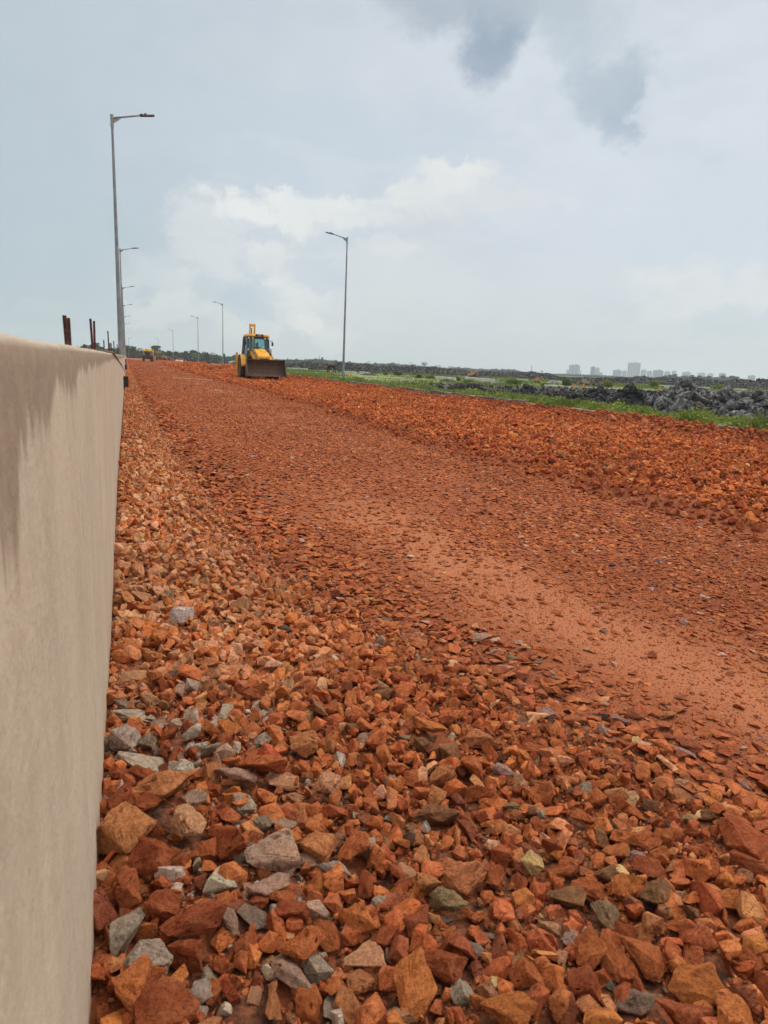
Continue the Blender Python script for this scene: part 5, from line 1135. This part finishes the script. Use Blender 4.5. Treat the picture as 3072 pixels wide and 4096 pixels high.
# masts
def mast(px, y0, y1, D, lab):
    c = at_dist(px, y1, D); h = at_dist(px, y0, D).z+1; r_ = empty('lattice_mast', (c.x, c.y, -1)); m_ = MB(); w = D*.0008
    for a in range(3): m_.cyl((w*cos(a*2.1), w*sin(a*2.1), 0), (w*.4*cos(a*2.1), w*.4*sin(a*2.1), h), w*.16, w*.12, 5)
    for k in range(14): z = h*k/14; m_.cyl((w*.9, 0, z), (-w*.6, w*.7, z+h/14), w*.08, w*.08, 4); m_.cyl((-w*.6, -w*.7, z), (w*.9, 0, z+h/14), w*.08, w*.08, 4)
    m_.build('lattice', mat('mast_steel', (.22, .22, .22), .6), r_); m_ = MB(); m_.cyl((0, 0, h), (0, 0, h*1.06), w*.1, w*.05, 5); m_.build('antenna', MATS['mast_steel'], r_); tag(r_, lab, 'mast', 'thin masts on the horizon')
for t in ((2125, 1462, 1490, 700, 'thin grey mast standing above the black ridge'), (1277, 1424, 1460, 800, 'thin mast in the trees left of the first verge lamp'), (1593, 1449, 1475, 800, 'thin mast right of the middle of the tree line'), (1636, 1450, 1475, 800, 'left one of two thin masts left of the water tower'), (1645, 1449, 1475, 800, 'right one of two thin masts left of the water tower'), (2322, 1480, 1505, 1500, 'small lattice mast right of the notched leftmost block')): mast(*t)

# ---------------------------------------------------------------- trees
TOPS = [(380, 1370), (420, 1388), (505, 1384), (512, 1381), (540, 1392), (560, 1398), (600, 1398), (625, 1388), (640, 1388), (660, 1399), (700, 1405), (740, 1402), (790, 1401), (840, 1409), (900, 1420), (960, 1419), (1010, 1424), (1090, 1432), (1150, 1436), (1200, 1434), (1290, 1430), (1340, 1441), (1420, 1450), (1500, 1453), (1560, 1450), (1640, 1458), (1700, 1464), (1800, 1472), (1830, 1467), (1890, 1474),
        (1950, 1476), (2000, 1474), (2060, 1478), (2090, 1488), (2190, 1500), (2230, 1497), (2330, 1500), (2440, 1503), (2520, 1514), (2640, 1512), (2665, 1501), (2700, 1497), (2730, 1505), (2760, 1500), (2850, 1506), (2900, 1503), (2960, 1508), (2972, 1518), (3072, 1532), (3300, 1545)]
TX_ = [t[0] for t in TOPS]; TY_ = [t[1] for t in TOPS]
def tdist(px): return float(np.interp(px, [400, 700, 1000, 1300, 1800, 2400, 2640, 2700, 3000, 3200], [430, 470, 560, 800, 1100, 1300, 900, 900, 950, 1000]))
def wood():
    VV, FF = [], []; off = 0
    for row in range(3):
        px = 330.0
        while px < 3150:
            D = tdist(px)*(1+.05*row+random.uniform(-.02, .02)); top = at_dist(px, np.interp(px, TX_, TY_), D).z*random.uniform(.62, .88)
            if row == 0: top *= random.uniform(.6, .9)
            g = at_dist(px, 1450, D); w = random.uniform(3.2, 6)*D/700
            if px > 2975: px += 25; continue
            nn = 110
            P = leaf_cloud(nn, (g.x, g.y, top*.55), (w, w*.8, top*.5), 1); V, F = leaves(P, D*.0021); VV.append(V); FF.append(F+off); off += len(V)
            px += w*.8/D*FPX
    o = link_mesh('far_wood', np_mesh('far_wood', np.concatenate(VV), np.concatenate(FF), L_TREE), None); tag(o, 'hazy belt of green trees along the horizon', 'wood', kind='stuff')
wood()
def tree_kind(kind):
    r_ = empty('tree'); P = []
    if kind == 'round':
        for _ in range(9): P.append(leaf_cloud(60, (random.uniform(-.3, .3), random.uniform(-.25, .25), random.uniform(.45, .82)), (random.uniform(.14, .24),)*2+(random.uniform(.09, .16),), 1))
    elif kind == 'flat':
        for _ in range(7): P.append(leaf_cloud(60, (random.uniform(-.42, .42), random.uniform(-.2, .2), random.uniform(.78, .9)), (random.uniform(.14, .22), .15, .07), 1))
    elif kind == 'palm':
        for k in range(11):
            a = 2*pi*k/11; t = np.linspace(.05, 1, 22); L = .34
            P.append(np.stack([np.cos(a)*t*L, np.sin(a)*t*L, .90+.12*np.sin(t*2.2)-.16*t*t+0*t], -1)+RS.normal(0, .008, (22, 3)))
    else:
        for k in range(8): z = .3+.08*k; P.append(leaf_cloud(45, (random.uniform(-.03, .03), 0, z), (.2*(1.1-z)+.04,)*2+(.08,), 1))
    V, F = leaves(np.vstack(P), .075 if kind != 'palm' else .035, asp=1.6); crown = link_mesh('crown', np_mesh('crown', V, F, L_TREE), None, r_)
    m_ = MB(); m_.cyl((0, 0, -.05), (.01, 0, .55), .022, .014, 6); m_.cyl((.01, 0, .55), (0, 0, .88 if kind == 'palm' else .75), .014, .009, 6)
    if kind != 'palm':
        for a in range(4): m_.cyl((0, 0, .45), (.2*cos(a*1.7), .2*sin(a*1.7), .75), .01, .005, 5)
    m_.build('trunk', M_BARK, r_); return r_
KINDS = {k: tree_kind(k) for k in ('round', 'flat', 'palm', 'spire')}; usedk = set()
TN = {'round': 'round crowned', 'flat': 'flat crowned umbrella shaped', 'palm': 'feathery topped palm', 'spire': 'narrow spire shaped'}
def tree(px, ytop, kind, where, wf=1.0):
    D = tdist(px)*.97; b_ = at_dist(px, 1450, D); h = at_dist(px, ytop, D).z
    r_ = KINDS[kind] if kind not in usedk else copy_tree(KINDS[kind]); usedk.add(kind)
    r_.location = (b_.x, b_.y, 0); s_ = h; r_.scale = (s_*wf, s_*wf, s_); r_.rotation_euler = (0, 0, random.uniform(-.6, .6)); tag(r_, TN[kind]+' tree '+where if kind != 'palm' else TN[kind]+' '+where, 'tree', 'taller trees standing above the far wood')
for px, yt, kd, wh in [(380, 1366, 'round', 'behind the wall between the two tallest rebar stubs'), (402, 1384, 'round', 'behind the wall just left of the thin dark rebar'), (340, 1374, 'spire', 'behind the wall left of the second tall rebar'), (503, 1378, 'round', 'touching the nearest lamp post base on its right'), (528, 1382, 'round', 'tall above the sand heap'), (550, 1395, 'palm', 'above the red heap behind the tractor'), (563, 1393, 'palm', 'directly over the tractor canopy'), (583, 1394, 'round', 'over the right half of the tractor'),
        (617, 1385, 'round', 'left of the yellow signed post'), (634, 1381, 'flat', 'right behind the yellow signed post'), (672, 1400, 'round', 'above the red earth heap'), (706, 1403, 'round', 'above the pale sacks'), (738, 1401, 'round', 'right of the third verge lamp'), (763, 1400, 'spire', 'above the low lumpy black heap'), (780, 1400, 'flat', 'left of the fourth lamp from the right'), (818, 1407, 'round', 'above the left slope of the pointed black heap'), (830, 1407, 'spire', 'above the pointed black heap'),
        (851, 1411, 'palm', 'on the right slope of the pointed heap'), (897, 1413, 'spire', 'touching the second verge lamp post'), (935, 1417, 'round', 'just left of the backhoe loader cab'), (1150, 1432, 'spire', 'first one right of the loader bucket'), (1182, 1433, 'round', 'second one right of the loader bucket'), (1252, 1438, 'flat', 'between the loader and the first mast'), (1288, 1427, 'spire', 'highest between the loader and the first verge lamp'), (1265, 1436, 'palm', 'left of the highest spire shaped one'), (1340, 1438, 'round', 'just left of the first verge lamp post'),
        (1394, 1443, 'round', 'first right of the verge lamp post'), (1414, 1449, 'palm', 'second right of the verge lamp post'), (1440, 1450, 'round', 'third right of the verge lamp post'), (1475, 1445, 'palm', 'standing alone above the bank, left of centre'), (1500, 1448, 'round', 'exactly above the little earth patch'), (1524, 1452, 'spire', 'between the palm and the middle mast'), (1567, 1448, 'round', 'above the large dark meadow bush'), (1612, 1456, 'round', 'between the middle mast and the mast pair'), (1660, 1457, 'flat', 'left of the water tower'),
        (1715, 1462, 'spire', 'right of the water tower'), (1835, 1465, 'round', 'at the left end of the far bluish belt'), (1870, 1470, 'round', 'second in the far bluish belt'), (1930, 1472, 'spire', 'in the left half of the far bluish belt'), (1985, 1473, 'round', 'in the middle of the far bluish belt'), (2010, 1472, 'spire', 'right of the middle of the bluish belt'), (2055, 1475, 'round', 'at the right end of the bluish belt'), (2172, 1483, 'flat', 'alone on the end of the black ridge'), (2228, 1496, 'round', 'just left of the notched leftmost tower block'), (2325, 1494, 'spire', 'between the notched block and the narrow blue one'), (2345, 1498, 'palm', 'touching the narrow dark blue block'),
        (2430, 1502, 'round', 'left of the bluish grey block'), (2680, 1497, 'round', 'at the left of the dark clump before the city'), (2700, 1494, 'round', 'highest in the dark clump before the city'), (2770, 1498, 'round', 'left in the right hand clump'), (2800, 1500, 'round', 'in the middle of the right hand clump'), (2840, 1502, 'round', 'right of the middle of the right hand clump'), (2905, 1502, 'flat', 'right of the peaked blue building'), (2940, 1503, 'flat', 'flat topped at the end of the right hand clump'), (2960, 1506, 'flat', 'last before the lone pale blue block')]:
    tree(px, yt, kd, wh, 1.3 if px > 2600 else 1.0)

# ---------------------------------------------------------------- channel walls, debris, posts, planks, sacks
M_CH = mat('white_concrete', (.62, .59, .53), .85, .15, 2, .2, 10)
def lowwall(x0, y0, x1, y1, lab, h=.35):
    a = at(x0, y0, 0); b_ = at(x1, y1, 0); c = (a+b_)/2; L = (b_-a).length; m_ = MB(); m_.box((0, 0, h/2-.1), (L, .25, h+.1), bev=.02)
    nn = max(2, int(L/4))
    for k in range(nn): m_.box((-L/2+(k+.5)*L/nn, -.135, h/2-.08), (.08, .03, h*.9))
    o = m_.build('channel_wall', M_CH); o.location = (c.x, c.y, -.02); o.rotation_euler = (0, 0, math.atan2(b_.y-a.y, b_.x-a.x)); tag(o, lab, 'low wall', 'low white walls on the meadow'); return o
lowwall(1740, 1513, 1820, 1521, 'white channel wall left of the clipped looking bush'); lowwall(1863, 1519, 1975, 1531, 'long white channel wall in the middle of the meadow', .45); lowwall(1370, 1490, 1422, 1494, 'short white wall right of the first verge lamp post'); lowwall(1440, 1493, 1475, 1496, 'short white wall beside the flat earth patch')
lowwall(2180, 1546, 2280, 1553, 'buff coloured low wall left of the orange marker posts', .25); lowwall(2660, 1555, 2740, 1562, 'low white wall left of the largest clay heap'); lowwall(2060, 1522, 2110, 1526, 'thin white wall behind the black peak'); lowwall(2950, 1572, 3020, 1578, 'buff low wall behind the right border heap', .25); lowwall(1150, 1476, 1230, 1480, 'faint low wall right of the loader bucket'); lowwall(2200, 1530, 2245, 1533, 'short pale wall left of the pale debris pile')
def debris(px, py, w, h, lab, seed):
    p = at(px, py, 0); d = p.length; rng = random.Random(seed); m_ = MB(); W_ = w/FPX*d; H_ = h/FPX*d
    for k in range(46):
        a = rng.uniform(0, 6.28); r = rng.random()**.6; s_ = rng.uniform(.06, .16)*W_*.8
        m_.box((cos(a)*r*W_/2, sin(a)*r*W_/3, max(.02, H_*(1-r)*rng.uniform(.5, 1))), (s_, s_*.8, s_*.35), Matrix.Rotation(rng.uniform(0, 3), 4, 'Z') @ Matrix.Rotation(rng.uniform(-.8, .8), 4, 'X'), .01)
    o = m_.build('debris_pile', mat('pale_debris', (.42, .40, .37), .9, .5, 2, .3, 8, col2=(.16, .15, .14))); o.location = (p.x, p.y, 0); tag(o, lab, 'debris', 'pale debris piles on the meadow')
debris(1630, 1512, 46, 12, 'pale rubble pile between the large and the small dark bush', 1); debris(1985, 1540, 60, 24, 'white spiky debris pile left of the black peak', 2); debris(2210, 1533, 50, 14, 'pale rubble pile left of the tall dark bush', 3); debris(2945, 1568, 44, 16, 'pale rubble pile behind the right border heap', 4); debris(1805, 1518, 26, 8, 'small pale debris pile at the end of the left channel wall', 5); debris(1870, 1510, 26, 9, 'small pale debris left of the orange digger', 6)
M_OR = mat('orange_paint', (.75, .26, .03), .6, .1, 3)
for px, y0, y1, lab in ((1404, 1491, 1500, 'orange marker box on the meadow right of the first verge lamp'), (2297, 1542, 1555, 'left one of two orange marker posts by the tall dark bush'), (2331, 1540, 1552, 'right one of two orange marker posts by the tall dark bush'), (2637, 1551, 1562, 'single orange marker post right of the black capped heap'), (847, 1455, 1460, 'tiny orange marker right of the second verge lamp row')):
    p = at(px, y1, 0); h = (y1-y0)/FPX*p.length; m_ = MB(); w_ = .10 if h < .6 else .12; m_.box((0, 0, h/2), (w_*1.6, w_, h), bev=.015); m_.box((0, 0, h+.02), (w_*1.9, w_*1.2, .05), bev=.01); o = m_.build('marker_post', M_OR); o.location = p; o.rotation_euler = (0, random.uniform(-.1, .2), .2); tag(o, lab, 'marker post', 'orange markers on the meadow')
# orange digger far away (two of them, tiny)
def digger(px, py, s, rz, lab):
    p = at(px, py, 0); r_ = empty('digger', (p.x, p.y, 0), rz); r_.scale = (s, s, s); MO = mat('faded_orange', (.5, .24, .10), .6, .2, 2)
    m_ = MB(); m_.box((-.5, 0, .2), (.25, 1.6, .4), bev=.1); m_.box((.5, 0, .2), (.25, 1.6, .4), bev=.1); m_.build('track', BLK, r_)
    m_ = MB(); m_.box((0, .1, .75), (1.2, 1.5, .6), bev=.08); m_.build('body', MO, r_); m_ = MB(); m_.box((-.3, -.25, 1.35), (.55, .8, .75), bev=.06); m_.build('cab', MO, r_)
    m_ = MB(); m_.prism([(-.5, .8), (-.5, 1.1), (-1.4, 2.0), (-1.6, 1.95), (-1.6, 1.8), (-.8, .8)], .1, .3); m_.prism([(-1.4, 2.0), (-1.65, 2.0), (-2.2, .8), (-2.05, .75)], .12, .28); m_.build('boom', MO, r_)
    m_ = MB(); m_.prism([(-2.0, .8), (-2.4, .7), (-2.35, .35), (-1.9, .4)], -.05, .45); m_.build('bucket', STEEL, r_); tag(r_, lab, 'digger', 'faded orange diggers on the meadow')
digger(1883, 1510, .62, 1.2, 'faded orange digger by the little dark heap beyond the channel wall'); digger(2147, 1530, .42, .6, 'faded orange digger behind the sharp black peak')
# sacks
for px, lab in ((707, 'left one of two pale sacks lying by the distant verge lamp'), (724, 'right one of two pale sacks lying by the distant verge lamp')):
    p = at(px, 1449, 0); k = 205/p.y; b_ = rough_bm(hull_bm(22, (.68, .45, .48), boxy=.5), .08, 1, .05, 1.5, 7, 0); me = bpy.data.meshes.new('sack'); b_.to_mesh(me); b_.free(); o = link_mesh('sack', me, mat('pale_sack', (.62, .60, .50), .8, .1, 2)); o.location = (p.x*k, 205, .3); tag(o, lab, 'sack', 'pale sacks by the verge')
# yellow plank lines on the road
M_PL = mat('pale_timber', (.62, .44, .22), .8, .2, 6)
def plank(a, b_, lab, w=.07, m=M_PL, t=.03, name='plank', cat='plank'):
    A = at(*a, .04); B = at(*b_, .04); c = (A+B)/2; L = (B-A).length; m_ = MB(); m_.box((0, 0, 0), (L, w, t), bev=.004); m_.box((L*.1, 0, t*.6), (L*.12, w*.8, t*.4)); o = m_.build(name, m); o.location = (c.x, c.y, float(H(np.array([c.x]), np.array([c.y]))[0])+.035); o.rotation_euler = (0, 0, math.atan2(B.y-A.y, B.x-A.x)); tag(o, lab, cat)
plank((690, 1510), (848, 1521), 'long pale timber batten lying across the road in front of the backhoe loader', .11); plank((730, 1494), (770, 1496), 'short pale batten lying behind the long one', .08); plank((862, 1561), (885, 1563), 'small pale stick on the road below the long batten', .06)
for px, py, w, cn, lab in ((595, 1614, 20, 'white', 'white scrap close to the wall, farthest of the litter on the road'), (712, 1713, 26, 'dark', 'black and white scrap with a brown stick beside it'), (712, 1732, 20, 'white', 'white scrap just below the black and white one'), (790, 1774, 14, 'white', 'tiny white chip in the middle of the road'), (1012, 1829, 24, 'pink', 'pale pink flake on the road, right of the litter scraps'), (1640, 2232, 44, 'white', 'white flake on the dusty track'), (1245, 2165, 36, 'greyred', 'pale rounded flake left of the dusty track'), (2085, 2152, 40, 'pink', 'pale pink flake on the chips between track and ballast'), (2640, 2252, 46, 'dgrey', 'grey flat stone on the road between the track and the ballast')):
    p = at(px, py, 0); d = (p-Vector((0, 0, EYE))).length; p.z = float(H(np.array([p.x]), np.array([p.y]))[0])+.008
    me = random.choice(SLABP); o = bpy.data.objects.new('flake', me); COL.objects.link(o); wm = w/FPX*d; o.location = p; o.scale = (wm*.55, wm*.45, .028+wm*.15); o.color = (*(c_*1.15 for c_ in PAL[cn]), 1); o.rotation_euler = (0, 0, random.uniform(-.4, .4)); tag(o, lab, 'flake')
# dry bent stalks
def stalk(pts, lab, r=.0012, col='dry_straw'):
    P = [at(x, y, .0)+Vector((0, 0, z)) for x, y, z in pts]; o = MB().tube(P, r, 5).build('dry_stalk', mat('dry_straw', (.50, .36, .18), .8, .1, 20)); tag(o, lab, 'stalk', 'dry stalks on the rubble')
stalk([(835, 3270, .05), (850, 3220, .07), (868, 3190, .085), (872, 3160, .09)], 'thin dry stalk with a split tip near the wall'); stalk([(1105, 2398, .05), (1170, 2415, .06), (1235, 2450, .055), (1250, 2480, .05), (1205, 2496, .045)], 'long hooked dry stalk lying on red chips')
# orange scaffold frame lying over the kerb
m_ = MB(); A = at(1862, 1568, .25); 
m_.tube([at(1862, 1562, .3), at(1895, 1578, .3), at(1922, 1592, .2)], .022, 6); m_.tube([at(1862, 1562, .3), at(1860, 1580, .15)], .018, 6); m_.tube([at(1875, 1595, .1), at(1890, 1586, .28), at(1925, 1593, .2)], .02, 6)
o = m_.build('branch', mat('orange_branch', (.40, .20, .07), .8, .2, 6)); tag(o, 'bare orange brown branch lying over the kerb row', 'branch')

# ---------------------------------------------------------------- haze
hz = MB(); hz.box((1200, 1800, 68.5), (9000, 8000, 143)); hz.bm.normal_update()
hm = bpy.data.materials.new('haze_air'); hm.use_nodes = True; hm.node_tree.nodes.clear(); q = N(hm.node_tree)
pv = q.new('ShaderNodeVolumePrincipled', {'Color': (.88, .94, 1.0), 'Density': .00024, 'Anisotropy': .2}); q.new('ShaderNodeOutputMaterial', {'Volume': pv.outputs[0]})
o = hz.build('haze', hm); tag(o, 'pale bluish haze over the plain', 'haze', kind='stuff')
